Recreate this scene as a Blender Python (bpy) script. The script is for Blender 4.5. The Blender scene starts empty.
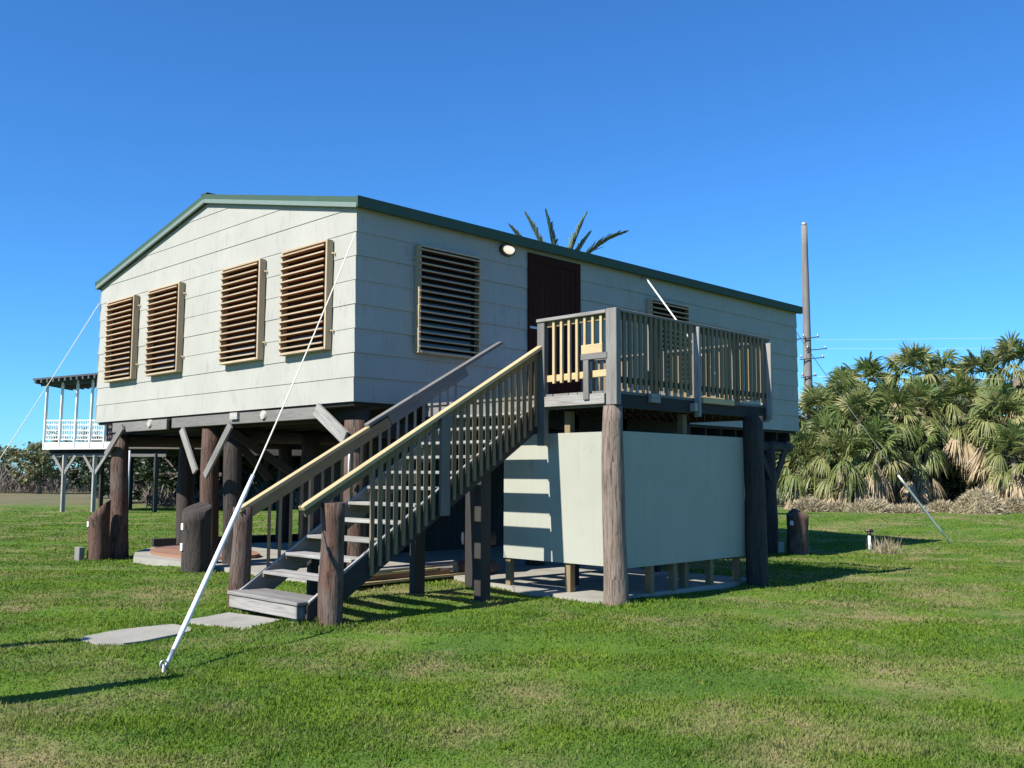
import bpy, math, random
import numpy as np
from mathutils import Vector, Matrix
R = math.radians
random.seed(11)
rng = np.random.default_rng(7)
scn = bpy.context.scene
COL = scn.collection

# ------------------------------------------------------------------ dimensions
L, W = 12.81, 8.94            # house length (x) and gable width (y)
ZB, ZE, ZR = 2.63, 5.46, 6.40  # wall bottom, eave, ridge
DX0, DX1, DY = 1.30, 5.00, -3.70   # porch deck
DZ = 2.66
CAM = Vector((-8.2624, -11.3725, 1.6))
FWD = Vector((0.70719438, 0.70097391, 0.0922588))
RGT = Vector((0.70372622, -0.71046149, 0.00372589))
UPV = Vector((-0.06815808, -0.06229001, 0.99572809))
FPX = 974.37
SUN_EL, SUN_AZ = 41.0, -5.0   # light travels towards azimuth SUN_AZ (from +x)

def sm(a, b, t):
    t = np.clip((t - a) / (b - a), 0, 1); return t * t * (3 - 2 * t)

def gz(x, y):
    x = np.asarray(x, float); y = np.asarray(y, float)
    h = -0.10 * np.exp(-(((x + 0.5) ** 2 + (y - 9) ** 2) / 26))
    h = h - 0.19 * np.exp(-((np.maximum(0, np.abs(x - 17) - 3) ** 2 / 14 + (y + 1) ** 2 / 60)))
    h = h - 0.10 * np.exp(-((x - 10) ** 2 / 10 + (y - 4) ** 2 / 30))
    near = np.exp(-((x - 2) ** 2 + (y - 0) ** 2) / 900)
    h = h + near * (0.012 * np.sin(x * 1.9 + 0.6 * y) * np.cos(y * 1.6 - 0.4 * x) + 0.01 * np.sin(x * 3.7 + y * 2.9) + 0.008 * np.sin(5.1 * y - 2.3 * x))
    return h

# ------------------------------------------------------------------ node helpers
class NT:
    def __init__(s, name, world=False):
        s.m = bpy.data.materials.new(name); s.m.use_nodes = True
        s.t = s.m.node_tree; s.n = s.t.nodes; s.l = s.t.links
        s.b = s.n['Principled BSDF']; s.out = s.n['Material Output']
    def node(s, typ, **kw):
        n = s.n.new(typ)
        for k, v in kw.items():
            if k in n.inputs and not hasattr(n, k): n.inputs[k].default_value = v
            else: setattr(n, k, v)
        return n
    def noise(s, vec, scale, detail=4, rough=0.55, dist=0.0):
        n = s.n.new('ShaderNodeTexNoise'); n.inputs['Scale'].default_value = scale
        n.inputs['Detail'].default_value = detail; n.inputs['Roughness'].default_value = rough
        n.inputs['Distortion'].default_value = dist
        if vec is not None: s.l.new(vec, n.inputs['Vector'])
        return n.outputs['Fac']
    def map(s, vec, scale=(1, 1, 1), loc=(0, 0, 0)):
        n = s.n.new('ShaderNodeMapping'); n.inputs['Scale'].default_value = scale; n.inputs['Location'].default_value = loc
        s.l.new(vec, n.inputs['Vector']); return n.outputs['Vector']
    def ramp(s, fac, stops):
        n = s.n.new('ShaderNodeValToRGB'); s.l.new(fac, n.inputs['Fac'])
        e = n.color_ramp.elements
        while len(e) < len(stops): e.new(0.5)
        for i, (p, c) in enumerate(stops):
            e[i].position = p; e[i].color = (c, c, c, 1) if isinstance(c, (int, float)) else (*c, 1)
        return n.outputs['Color']
    def mix(s, fac, a, b, blend='MIX'):
        n = s.n.new('ShaderNodeMix'); n.data_type = 'RGBA'; n.blend_type = blend
        for sock, v in ((n.inputs[0], fac), (n.inputs[6], a), (n.inputs[7], b)):
            if isinstance(v, bpy.types.NodeSocket): s.l.new(v, sock)
            elif isinstance(v, (int, float)): sock.default_value = v if sock is n.inputs[0] else (v, v, v, 1)
            else: sock.default_value = (*v, 1)
        return n.outputs[2]
    def math(s, op, a, b=0.0):
        n = s.n.new('ShaderNodeMath'); n.operation = op
        for i, v in enumerate((a, b)):
            if isinstance(v, bpy.types.NodeSocket): s.l.new(v, n.inputs[i])
            else: n.inputs[i].default_value = v
        return n.outputs[0]
    def coord(s, which='Object'):
        n = s.n.new('ShaderNodeTexCoord'); return n.outputs[which]
    def fin(s, color, rough=0.8, bump=None, bstr=0.3, bdist=0.02, spec=None):
        if isinstance(color, bpy.types.NodeSocket): s.l.new(color, s.b.inputs['Base Color'])
        else: s.b.inputs['Base Color'].default_value = (*color, 1)
        if isinstance(rough, bpy.types.NodeSocket): s.l.new(rough, s.b.inputs['Roughness'])
        else: s.b.inputs['Roughness'].default_value = rough
        if spec is not None: s.b.inputs['Specular IOR Level'].default_value = spec
        if bump is not None:
            n = s.n.new('ShaderNodeBump'); n.inputs['Strength'].default_value = bstr; n.inputs['Distance'].default_value = bdist
            s.l.new(bump, n.inputs['Height']); s.l.new(n.outputs['Normal'], s.b.inputs['Normal'])
        return s.m

def wood(name, c0, c1, dark, rough=0.75, grain=1.0, bump=0.5, stain=None):
    """sawn timber: UV x runs along the piece (metres), y across it"""
    t = NT(name); uv = t.coord('UV')
    g = t.noise(t.map(uv, (3.0, 55, 1)), 1.0, 5, 0.6, 0.4)
    blot = t.noise(t.map(uv, (1.1, 6, 1)), 1.0, 3)
    piece = t.noise(t.map(uv, (0.13, 0.13, 1)), 1.0, 1)
    c = t.mix(t.ramp(piece, [(0.35, 0), (0.65, 1)]), c0, c1)
    c = t.mix(t.math('MULTIPLY', t.ramp(g, [(0.48, 0), (0.72, 1)]), 0.75 * grain), c, dark)
    c = t.mix(t.math('MULTIPLY', t.ramp(blot, [(0.5, 0), (0.75, 1)]), 0.55 * grain), c, dark)
    if stain is not None:
        k = t.noise(t.map(uv, (1.2, 3, 1), (7, 3, 0)), 1.0, 3)
        c = t.mix(t.ramp(k, [(0.5, 0), (0.62, 1)]), c, stain)
    return t.fin(c, rough, g, bump, 0.006)

def logmat(name, c0, c1, dark, top=None, bump=0.8):
    t = NT(name); uv = t.coord('UV')
    g = t.noise(t.map(uv, (1.6, 34, 1)), 1.0, 6, 0.65, 0.8)
    b = t.noise(t.map(uv, (2.2, 5, 1)), 1.0, 4, 0.6, 0.5)
    c = t.mix(t.ramp(b, [(0.38, 0), (0.62, 1)]), c0, c1)
    c = t.mix(t.math('MULTIPLY', t.ramp(g, [(0.5, 0), (0.68, 1)]), 0.85), c, dark)
    cr = t.noise(t.map(uv, (0.7, 15, 1), (3, 1, 0)), 1.0, 3, 0.5, 0.3)
    cm = t.ramp(cr, [(0.485, 0), (0.5, 1), (0.515, 0)])
    c = t.mix(t.math('MULTIPLY', cm, 0.8), c, tuple(v * .35 for v in dark))
    g = t.math('SUBTRACT', g, t.math('MULTIPLY', cm, 0.9))
    if top is not None:      # the weathering boundary of the treated post follows its height
        z = t.n.new('ShaderNodeSeparateXYZ'); t.l.new(uv, z.inputs[0])
        h = t.math('ADD', t.math('FRACT', z.outputs[0]), 0.0)
    return t.fin(c, 0.85, t.math('ADD', g, b), bump, 0.02)

M = {}
_w = wood
def wood(name, c0, c1, dark, *a, **k):
    return _w(name, *[tuple(v * 0.78 for v in c) for c in (c0, c1, dark)], *a, **k)
# painted cement siding
t = NT('painted_siding'); o = t.coord('Object')
b = t.noise(t.map(o, (1.2, 1.2, 0.9)), 1.0, 5); f = t.noise(t.map(o, (16, 16, 2.2)), 1.0, 5, 0.65)
f2 = t.noise(t.map(o, (90, 90, 14)), 1.0, 4, 0.6); pt = t.noise(t.map(o, (2.6, 2.6, 2.8), (4, 9, 1)), 1.0, 3)
c = t.mix(t.ramp(b, [(0.3, 0), (0.7, 1)]), (0.318, 0.310, 0.276), (0.358, 0.350, 0.312))
c = t.mix(t.math('MULTIPLY', t.math('MULTIPLY', t.ramp(f, [(0.48, 0), (0.66, 1)]), t.ramp(pt, [(0.45, 0), (0.62, 1)])), 0.65), c, (0.245, 0.24, 0.215))
c = t.mix(t.math('MULTIPLY', t.ramp(f2, [(0.5, 0), (0.8, 1)]), 0.18), c, (0.23, 0.225, 0.20))
M['siding'] = t.fin(c, 0.75, t.math('ADD', t.math('MULTIPLY', f2, 0.5), f), 0.55, 0.006, spec=0.3)
t = NT('painted_panel'); o = t.coord('Object')
b = t.noise(t.map(o, (1.5, 1.5, 1.0)), 1.0, 5); f = t.noise(t.map(o, (14, 14, 0.9)), 1.0, 5, 0.6); sp = t.noise(t.map(o, (3.1, 3.1, 3.1), (5, 2, 8)), 1.0, 6, 0.7)
c = t.mix(t.ramp(b, [(0.3, 0), (0.7, 1)]), (0.310, 0.312, 0.262), (0.342, 0.345, 0.292))
c = t.mix(t.math('MULTIPLY', t.ramp(f, [(0.55, 0), (0.75, 1)]), 0.35), c, (0.25, 0.265, 0.21))
c = t.mix(t.math('MULTIPLY', t.ramp(sp, [(0.60, 0), (0.72, 1)]), 0.35), c, (0.21, 0.20, 0.15))
M['panel'] = t.fin(c, 0.6, t.math('ADD', t.noise(o, 110, 3), t.math('MULTIPLY', b, 6.0)), 0.25, 0.006, spec=0.3)
t = NT('green_metal_trim'); o = t.coord('Object'); b = t.noise(o, 6, 4)
M['green'] = t.fin(t.mix(b, (0.045, 0.082, 0.060), (0.058, 0.100, 0.074)), 0.7, b, 0.1, 0.003, spec=0.1)
t = NT('pale_green_drip_edge'); o = t.coord('Object'); b = t.noise(o, 8, 4)
M['green2'] = t.fin(t.mix(b, (0.135, 0.175, 0.145), (0.17, 0.215, 0.18)), 0.5)
M['pine'] = wood('new_pine_lumber', (0.60, 0.47, 0.25), (0.52, 0.40, 0.21), (0.40, 0.27, 0.12), 0.7, 0.8)
M['treated'] = wood('aged_treated_lumber', (0.29, 0.205, 0.105), (0.19, 0.14, 0.078), (0.12, 0.10, 0.06), 0.8, 0.8)
M['grey'] = wood('weathered_grey_lumber', (0.27, 0.255, 0.235), (0.17, 0.16, 0.148), (0.10, 0.09, 0.08), 0.85)
M['tread'] = wood('weathered_tread_board', (0.42, 0.40, 0.37), (0.30, 0.28, 0.26), (0.12, 0.11, 0.10), 0.85)
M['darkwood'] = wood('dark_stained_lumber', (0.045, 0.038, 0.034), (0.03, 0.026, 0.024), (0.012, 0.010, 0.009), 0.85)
M['slat'] = wood('louvre_slat_wood', (0.46, 0.21, 0.10), (0.34, 0.15, 0.07), (0.13, 0.06, 0.03), 0.7)
M['slat_edge'] = wood('louvre_edge_wood', (0.58, 0.46, 0.31), (0.46, 0.36, 0.23), (0.33, 0.2, 0.11), 0.7, 0.7)
M['red'] = wood('red_brown_lumber', (0.36, 0.19, 0.115), (0.28, 0.14, 0.085), (0.13, 0.07, 0.045), 0.8)
M['door'] = wood('maroon_door_wood', (0.060, 0.020, 0.014), (0.046, 0.016, 0.012), (0.022, 0.009, 0.007), 0.85, 0.7); M['door'].node_tree.nodes['Principled BSDF'].inputs['Specular IOR Level'].default_value = 0.1
M['log'] = logmat('creosote_log', (0.115, 0.055, 0.034), (0.08, 0.046, 0.033), (0.035, 0.022, 0.018))
M['log_pale'] = logmat('bleached_log', (0.23, 0.175, 0.14), (0.165, 0.125, 0.10), (0.08, 0.056, 0.045))
M['log_dark'] = logmat('dark_log', (0.05, 0.036, 0.03), (0.035, 0.027, 0.024), (0.015, 0.012, 0.01))
M['log_mix'] = logmat('grey_and_red_log', (0.115, 0.085, 0.07), (0.10, 0.045, 0.028), (0.03, 0.018, 0.014))
M['log_end'] = logmat('sawn_log_end', (0.44, 0.42, 0.38), (0.34, 0.32, 0.29), (0.25, 0.22, 0.19), bump=0.3)
t = NT('concrete'); o = t.coord('Object')
b = t.noise(o, 2.2, 6); f = t.noise(o, 60, 4)
c = t.mix(t.ramp(b, [(0.3, 0), (0.7, 1)]), (0.25, 0.235, 0.195), (0.36, 0.34, 0.29))
c = t.mix(t.math('MULTIPLY', f, 0.45), c, (0.16, 0.155, 0.13))
M['concrete'] = t.fin(c, 0.9, f, 0.4, 0.01)
t = NT('white_pvc'); o = t.coord('Object'); b = t.noise(o, 5, 4)
M['pvc'] = t.fin(t.mix(b, (0.80, 0.79, 0.76), (0.68, 0.67, 0.63)), 0.4)
t = NT('steel_cable'); o = t.coord('Object'); b = t.noise(o, 40, 3)
M['cable'] = t.fin(t.mix(b, (0.78, 0.73, 0.58), (0.66, 0.62, 0.50)), 0.8)
t = NT('galvanised_steel'); o = t.coord('Object'); b = t.noise(o, 20, 3)
M['steel'] = t.fin(t.mix(b, (0.5, 0.5, 0.5), (0.36, 0.36, 0.37)), 0.45); t.b.inputs['Metallic'].default_value = 0.6
t = NT('bronze_metal'); o = t.coord('Object'); b = t.noise(o, 20, 3)
M['bronze'] = t.fin(t.mix(b, (0.035, 0.022, 0.016), (0.05, 0.032, 0.022)), 0.4)
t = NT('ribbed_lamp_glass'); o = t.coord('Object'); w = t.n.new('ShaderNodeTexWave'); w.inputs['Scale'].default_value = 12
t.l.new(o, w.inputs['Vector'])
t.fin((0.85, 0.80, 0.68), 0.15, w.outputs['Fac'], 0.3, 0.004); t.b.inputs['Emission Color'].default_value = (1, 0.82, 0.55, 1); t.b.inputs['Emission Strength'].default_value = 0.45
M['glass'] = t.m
t = NT('dark_window_glass'); M['window'] = t.fin((0.012, 0.013, 0.015), 0.12)
t = NT('white_paint'); o = t.coord('Object'); b = t.noise(o, 3, 4)
M['white'] = t.fin(t.mix(b, (0.80, 0.79, 0.77), (0.70, 0.69, 0.66)), 0.55)
t = NT('brown_wall_paint'); o = t.coord('Object'); b = t.noise(o, 3, 4)
M['brown'] = t.fin(t.mix(b, (0.17, 0.135, 0.115), (0.13, 0.10, 0.085)), 0.8)
t = NT('dark_roofing'); o = t.coord('Object'); b = t.noise(o, 9, 4)
M['roofing'] = t.fin(t.mix(b, (0.05, 0.06, 0.065), (0.08, 0.09, 0.095)), 0.7)
t = NT('utility_pole_wood'); o = t.coord('Object'); b = t.noise(t.map(o, (14, 14, 0.8)), 1.0, 5)
M['pole'] = t.fin(t.mix(t.ramp(b, [(0.35, 0), (0.7, 1)]), (0.20, 0.19, 0.18), (0.12, 0.105, 0.10)), 0.85, b, 0.5, 0.02)

def leafmat(name, stops, rough=0.55, trans=0.25, gloss=0.4):
    """foliage: each leaf has its own hue from the 'tone' attribute"""
    t = NT(name); a = t.n.new('ShaderNodeAttribute'); a.attribute_name = 'tone'
    o = t.coord('Object'); n = t.noise(o, 7, 3)
    f = t.math('ADD', t.math('MULTIPLY', a.outputs['Fac'], 0.85), t.math('MULTIPLY', n, 0.2))
    c = t.ramp(f, stops); t.fin(c, rough, spec=gloss)
    tr = t.n.new('ShaderNodeBsdfTranslucent'); t.l.new(c, tr.inputs['Color'])
    mx = t.n.new('ShaderNodeMixShader'); mx.inputs[0].default_value = trans
    t.l.new(t.b.outputs[0], mx.inputs[1]); t.l.new(tr.outputs[0], mx.inputs[2]); t.l.new(mx.outputs[0], t.out.inputs['Surface'])
    return t.m
M['palm'] = leafmat('fan_palm_green', [(0.0, (0.065, 0.12, 0.028)), (0.3, (0.130, 0.170, 0.048)), (0.6, (0.225, 0.235, 0.085)), (1.0, (0.42, 0.35, 0.18))], 0.5, 0.3, 0.4)
M['palmdead'] = leafmat('dead_palm_thatch', [(0.0, (0.20, 0.15, 0.09)), (0.5, (0.38, 0.29, 0.18)), (1.0, (0.54, 0.47, 0.36))], 0.8, 0.15, 0.2)
M['date'] = leafmat('date_palm_green', [(0.0, (0.065, 0.11, 0.065)), (0.6, (0.12, 0.165, 0.09)), (1.0, (0.24, 0.24, 0.12))], 0.45, 0.15)
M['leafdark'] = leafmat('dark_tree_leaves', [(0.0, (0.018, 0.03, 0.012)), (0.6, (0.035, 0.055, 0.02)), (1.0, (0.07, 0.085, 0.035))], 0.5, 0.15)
M['leafgreen'] = leafmat('olive_tree_leaves', [(0.0, (0.09, 0.11, 0.045)), (0.6, (0.17, 0.18, 0.08)), (1.0, (0.33, 0.29, 0.17))], 0.55, 0.2)
M['twig'] = leafmat('bare_scrub_twigs', [(0.0, (0.10, 0.085, 0.07)), (0.6, (0.18, 0.155, 0.13)), (1.0, (0.27, 0.23, 0.19))], 0.9, 0.0, 0.1)
M['straw'] = leafmat('dry_grass', [(0.0, (0.15, 0.14, 0.07)), (0.5, (0.33, 0.275, 0.18)), (1.0, (0.46, 0.39, 0.28))], 0.85, 0.15, 0.1)
t = NT('bark'); o = t.coord('Object'); b = t.noise(t.map(o, (9, 9, 2.5)), 1.0, 5)
M['bark'] = t.fin(t.mix(t.ramp(b, [(0.35, 0), (0.7, 1)]), (0.20, 0.165, 0.13), (0.09, 0.07, 0.055)), 0.9, b, 0.8, 0.04)

# lawn: the same patch pattern colours the soil and the blades
def lawn_color(t, blades):
    g = t.n.new('ShaderNodeNewGeometry'); o = g.outputs['Position']
    flat = t.map(o, (1, 1, 0))
    big = t.noise(flat, 0.42, 5, 0.6); mid = t.noise(t.map(flat, (1, 1, 1), (31, 7, 0)), 1.7, 5, 0.65); fine = t.noise(flat, 9.0, 5, 0.7)
    tuft = t.noise(t.map(flat, (1, 1, 1), (3, 17, 0)), 3.6, 4, 0.6)
    v = t.math('ADD', t.math('MULTIPLY', big, 0.52), t.math('MULTIPLY', mid, 0.33)); v = t.math('ADD', v, t.math('MULTIPLY', fine, 0.15))
    # near the camera the sward is thinner, so straw shows more
    sp = t.n.new('ShaderNodeSeparateXYZ'); t.l.new(o, sp.inputs[0])
    depth = t.math('ADD', t.math('MULTIPLY', sp.outputs[0], 0.71), t.math('MULTIPLY', sp.outputs[1], 0.70))
    thin = t.math('MULTIPLY', t.ramp(t.math('DIVIDE', t.math('ADD', depth, 14), 14.0), [(0.15, 1.0), (0.5, 0.35)] if True else []), 0.055)
    v = t.math('ADD', v, thin)
    green = t.mix(t.ramp(tuft, [(0.32, 0), (0.68, 1)]), (0.110, 0.195, 0.014), (0.170, 0.255, 0.024)) if blades else (0.085, 0.15, 0.020)
    green = t.mix(t.ramp(t.noise(t.map(flat, (1, 1, 1), (71, 3, 0)), 0.9, 3), [(0.4, 0), (0.62, 1)]), green, (0.098, 0.180, 0.022) if blades else (0.062, 0.12, 0.02))
    straw = (0.34, 0.285, 0.145) if blades else (0.23, 0.18, 0.09)
    c = t.mix(t.ramp(v, [(0.50, 0.0), (0.56, 0.35), (0.625, 0.9)]), green, straw)
    # far field beyond the mown lawn
    fv = t.math('ADD', depth, t.math('MULTIPLY', t.noise(t.map(flat, (0.12, 0.12, 1)), 1.0, 4), 10))
    far = t.ramp(t.math('DIVIDE', fv, 100.0), [(0.36, 0), (0.44, 1)])
    fieldc = t.mix(t.ramp(t.noise(flat, 0.5, 5, 0.6), [(0.35, 0), (0.65, 1)]), (0.115, 0.12, 0.055), (0.17, 0.14, 0.09))
    c = t.mix(far, c, fieldc)
    return c, fine, mid
t = NT('lawn_soil'); c, fine, mid = lawn_color(t, False)
M['lawn'] = t.fin(c, 0.95, fine, 0.6, 0.05, spec=0.1)
t = NT('grass_blades'); c, fine, mid = lawn_color(t, True)
a = t.n.new('ShaderNodeAttribute'); a.attribute_name = 'tone'
c = t.mix(t.ramp(a.outputs['Fac'], [(0.0, 0.0), (0.85, 0.08), (1.0, 0.5)]), c, (0.30, 0.27, 0.12))
c = t.mix(t.math('MULTIPLY', t.ramp(a.outputs['Fac'], [(0.0, 1), (0.3, 0)]), 0.4), c, (0.06, 0.13, 0.012))
t.fin(c, 0.8, spec=0.08)
tr = t.n.new('ShaderNodeBsdfTranslucent'); t.l.new(c, tr.inputs['Color']); mx = t.n.new('ShaderNodeMixShader'); mx.inputs[0].default_value = 0.42
t.l.new(t.b.outputs[0], mx.inputs[1]); t.l.new(tr.outputs[0], mx.inputs[2]); t.l.new(mx.outputs[0], t.out.inputs['Surface'])
M['grass'] = t.m

# ------------------------------------------------------------------ mesh builder
class MB:
    def __init__(s): s.v = []; s.f = []; s.uv = []; s.mi = []; s.mats = []; s.sm = []; s.tone = []
    def mat(s, m):
        m = M[m] if isinstance(m, str) else m
        if m not in s.mats: s.mats.append(m)
        return s.mats.index(m)
    def face(s, pts, m, uvs=None, smooth=False):
        i0 = len(s.v); s.v += [tuple(p) for p in pts]; s.f.append(tuple(range(i0, i0 + len(pts))))
        s.uv += uvs if uvs else [(p[0], p[2]) for p in pts]
        s.mi.append(s.mat(m)); s.sm.append(smooth)
    def beam(s, p0, p1, w, h, m, up=(0, 0, 1), end=None):
        """bar from p0 to p1; w = across, h = along 'up'"""
        p0, p1 = Vector(p0), Vector(p1); d = (p1 - p0); ln = d.length; d.normalize(); up = Vector(up)
        if abs(d.dot(up)) > 0.98: up = Vector((0, 1, 0)) if abs(d.y) < 0.9 else Vector((1, 0, 0))
        a = d.cross(up).normalized(); b = a.cross(d).normalized(); a = a * w / 2; b = b * h / 2
        q = [p + sa * a + sb * b for p in (p0, p1) for sa, sb in ((-1, -1), (1, -1), (1, 1), (-1, 1))]
        i0 = len(s.v); s.v += [tuple(x) for x in q]
        ou, ov = random.uniform(0, 80), random.uniform(0, 80)
        k = s.mat(m); ke = s.mat(end) if end else k
        ws = [w, h, w, h]
        for i in range(4):
            j = (i + 1) % 4
            s.f.append((i0 + i, i0 + j, i0 + 4 + j, i0 + 4 + i)); vv = ov + i * 0.37
            s.uv += [(ou, vv), (ou, vv + ws[i]), (ou + ln, vv + ws[i]), (ou + ln, vv)]; s.mi.append(k); s.sm.append(False)
        s.f.append((i0 + 3, i0 + 2, i0 + 1, i0)); s.f.append((i0 + 4, i0 + 5, i0 + 6, i0 + 7))
        for _ in range(2):
            s.uv += [(ou, ov), (ou + w * .2, ov), (ou + w * .2, ov + h), (ou, ov + h)]; s.mi.append(ke); s.sm.append(False)
    def box(s, lo, hi, m):
        lo, hi = Vector(lo), Vector(hi); c = (lo + hi) / 2; e = hi - lo
        ax = max(range(3), key=lambda i: e[i]); d = Vector((0, 0, 0)); d[ax] = e[ax] / 2
        if ax == 0: s.beam(c - d, c + d, e[1], e[2], m)
        elif ax == 1: s.beam(c - d, c + d, e[0], e[2], m)
        else: s.beam(c - d, c + d, e[0], e[1], m, up=(0, 1, 0))
    def tube(s, pts, rad, m, seg=8, rough=0.0, cap=True, capm=None):
        pts = [Vector(p) for p in pts]; n = len(pts); rad = rad if isinstance(rad, (list, tuple)) else [rad] * n
        ou, ov = random.uniform(0, 80), random.uniform(0, 80); k = s.mat(m); i0 = len(s.v); acc = 0; us = []
        ph = [random.uniform(0, 6.28) for _ in range(3)]
        ref = None
        for i, p in enumerate(pts):
            d = (pts[min(i + 1, n - 1)] - pts[max(i - 1, 0)]).normalized()
            if ref is None: ref = Vector((1, 0, 0)) if abs(d.x) < 0.8 else Vector((0, 1, 0))
            a = (ref - d * ref.dot(d)).normalized(); b = d.cross(a); ref = a
            if i: acc += (p - pts[i - 1]).length
            us.append(acc)
            for j in range(seg):
                t = 2 * math.pi * j / seg
                r = rad[i] * (1 + rough * (math.sin(3 * t + ph[0] + acc * 1.3) * .6 + math.sin(5 * t + ph[1] - acc * 2) * .4 + .5 * math.sin(acc * 5 + ph[2] + t)))
                s.v.append(tuple(p + a * math.cos(t) * r + b * math.sin(t) * r))
        for i in range(n - 1):
            for j in range(seg):
                j2 = (j + 1) % seg
                s.f.append((i0 + i * seg + j, i0 + i * seg + j2, i0 + (i + 1) * seg + j2, i0 + (i + 1) * seg + j))
                c = 2 * math.pi * rad[i] / seg
                s.uv += [(ou + us[i], ov + j * c), (ou + us[i], ov + (j + 1) * c), (ou + us[i + 1], ov + (j + 1) * c), (ou + us[i + 1], ov + j * c)]
                s.mi.append(k); s.sm.append(seg > 6)
        if cap:
            kc = s.mat(capm) if capm else k
            s.f.append(tuple(i0 + j for j in reversed(range(seg)))); s.f.append(tuple(i0 + (n - 1) * seg + j for j in range(seg)))
            for q in range(2):
                s.uv += [(ou + .1 * math.cos(6.28 * j / seg), ov + .1 * math.sin(6.28 * j / seg)) for j in range(seg)]; s.mi.append(kc); s.sm.append(False)
    def prism(s, poly, lo, hi, m, axis=2):
        """poly in the plane normal to axis, extruded from lo to hi"""
        def P(a, b, c): return {0: (c, a, b), 1: (a, c, b), 2: (a, b, c)}[axis]
        n = len(poly); s.face([P(a, b, hi) for a, b in poly], m); s.face([P(a, b, lo) for a, b in reversed(poly)], m)
        for i in range(n):
            a, b = poly[i], poly[(i + 1) % n]
            s.face([P(*a, lo), P(*b, lo), P(*b, hi), P(*a, hi)], m)
    def build(s, name, parent=None, bevel=0.0, kind=None, label=None, merge=False):
        me = bpy.data.meshes.new(name)
        org = Vector((0, 0, 0)); q = parent
        while q is not None: org += q.location; q = q.parent
        me.from_pydata([(a - org.x, b - org.y, c - org.z) for a, b, c in s.v], [], s.f)
        for m in s.mats: me.materials.append(m)
        me.polygons.foreach_set('material_index', s.mi); me.polygons.foreach_set('use_smooth', s.sm)
        uvl = me.uv_layers.new(name='UVMap'); uvl.data.foreach_set('uv', [x for p in s.uv for x in p])
        if s.tone:
            at = me.attributes.new('tone', 'FLOAT', 'FACE'); at.data.foreach_set('value', s.tone)
        me.update()
        o = bpy.data.objects.new(name, me); COL.objects.link(o); o.parent = parent
        if bevel:
            b = o.modifiers.new('bevel', 'BEVEL'); b.width = bevel; b.segments = 1; b.limit_method = 'ANGLE'; b.angle_limit = R(50)
        if kind: o['kind'] = kind
        if label: o['label'] = label
        return o

def thing(name, label, cat, loc=(0, 0, 0), group=None):
    o = bpy.data.objects.new(name, None); COL.objects.link(o); o.location = loc; o.empty_display_size = 0.2
    o['label'] = label; o['category'] = cat
    if group: o['group'] = group
    return o
def tag(o, label, cat, group=None):
    o['label'] = label; o['category'] = cat
    if group: o['group'] = group
    return o
def dup(root, loc, label, rotz=0.0, scale=1.0):
    r = root.copy(); COL.objects.link(r); r.location = loc; r.rotation_euler = (0, 0, rotz); r.scale = (scale,) * 3; r['label'] = label
    for ch in list(root.children):
        c = ch.copy(); COL.objects.link(c); c.parent = r
        for g in ch.children:
            d = g.copy(); COL.objects.link(d); d.parent = c
    return r
def from_px(u, v, D):
    """real place of something seen at pixel (u, v) that stands D metres off"""
    p = CAM + (FWD * FPX + RGT * (u - 512) + UPV * (384 - v)) * (D / FPX); return p

# ------------------------------------------------------------------ world, sun, camera
w = bpy.data.worlds.new('World'); scn.world = w; w.use_nodes = True
nt = w.node_tree; bg = nt.nodes['Background']; sky = nt.nodes.new('ShaderNodeTexSky'); sky.sky_type = 'NISHITA'
sky.sun_disc = False; sky.sun_elevation = R(SUN_EL); sky.sun_rotation = R(275); sky.altitude = 0; sky.air_density = 1.0; sky.dust_density = 0.0; sky.ozone_density = 3.0
tint = nt.nodes.new('ShaderNodeMix'); tint.data_type = 'RGBA'; tint.blend_type = 'MULTIPLY'; tint.inputs[0].default_value = 1.0
tint.inputs[7].default_value = (0.37, 0.88, 1.42, 1)      # deep winter-blue sky
nt.links.new(sky.outputs[0], tint.inputs[6]); nt.links.new(tint.outputs[2], bg.inputs[0]); bg.inputs[1].default_value = 0.073
ld = bpy.data.lights.new('sun', 'SUN'); ld.energy = 5.0; ld.angle = R(0.55); ld.color = (1.0, 0.96, 0.87)
lo = bpy.data.objects.new('sun', ld); COL.objects.link(lo)
el, az = R(SUN_EL), R(SUN_AZ)
ldir = Vector((math.cos(el) * math.cos(az), math.cos(el) * math.sin(az), -math.sin(el)))
lo.rotation_euler = ldir.to_track_quat('-Z', 'Y').to_euler(); lo.location = (-20, 0, 20)
cd = bpy.data.cameras.new('camera'); cam = bpy.data.objects.new('camera', cd); COL.objects.link(cam); scn.camera = cam
f = FWD.normalized(); r = RGT.normalized(); u = r.cross(f)
cam.matrix_world = Matrix(((r.x, u.x, -f.x, CAM.x), (r.y, u.y, -f.y, CAM.y), (r.z, u.z, -f.z, CAM.z), (0, 0, 0, 1)))
cd.sensor_width = 36; cd.lens = FPX / 1024 * 36; cd.clip_end = 6000; cd.clip_start = 0.05
scn.view_settings.view_transform = 'Standard'; scn.view_settings.look = 'None'; scn.view_settings.gamma = 1; scn.view_settings.exposure = 0.88
scn.render.resolution_x = 1024; scn.render.resolution_y = 768

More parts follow.
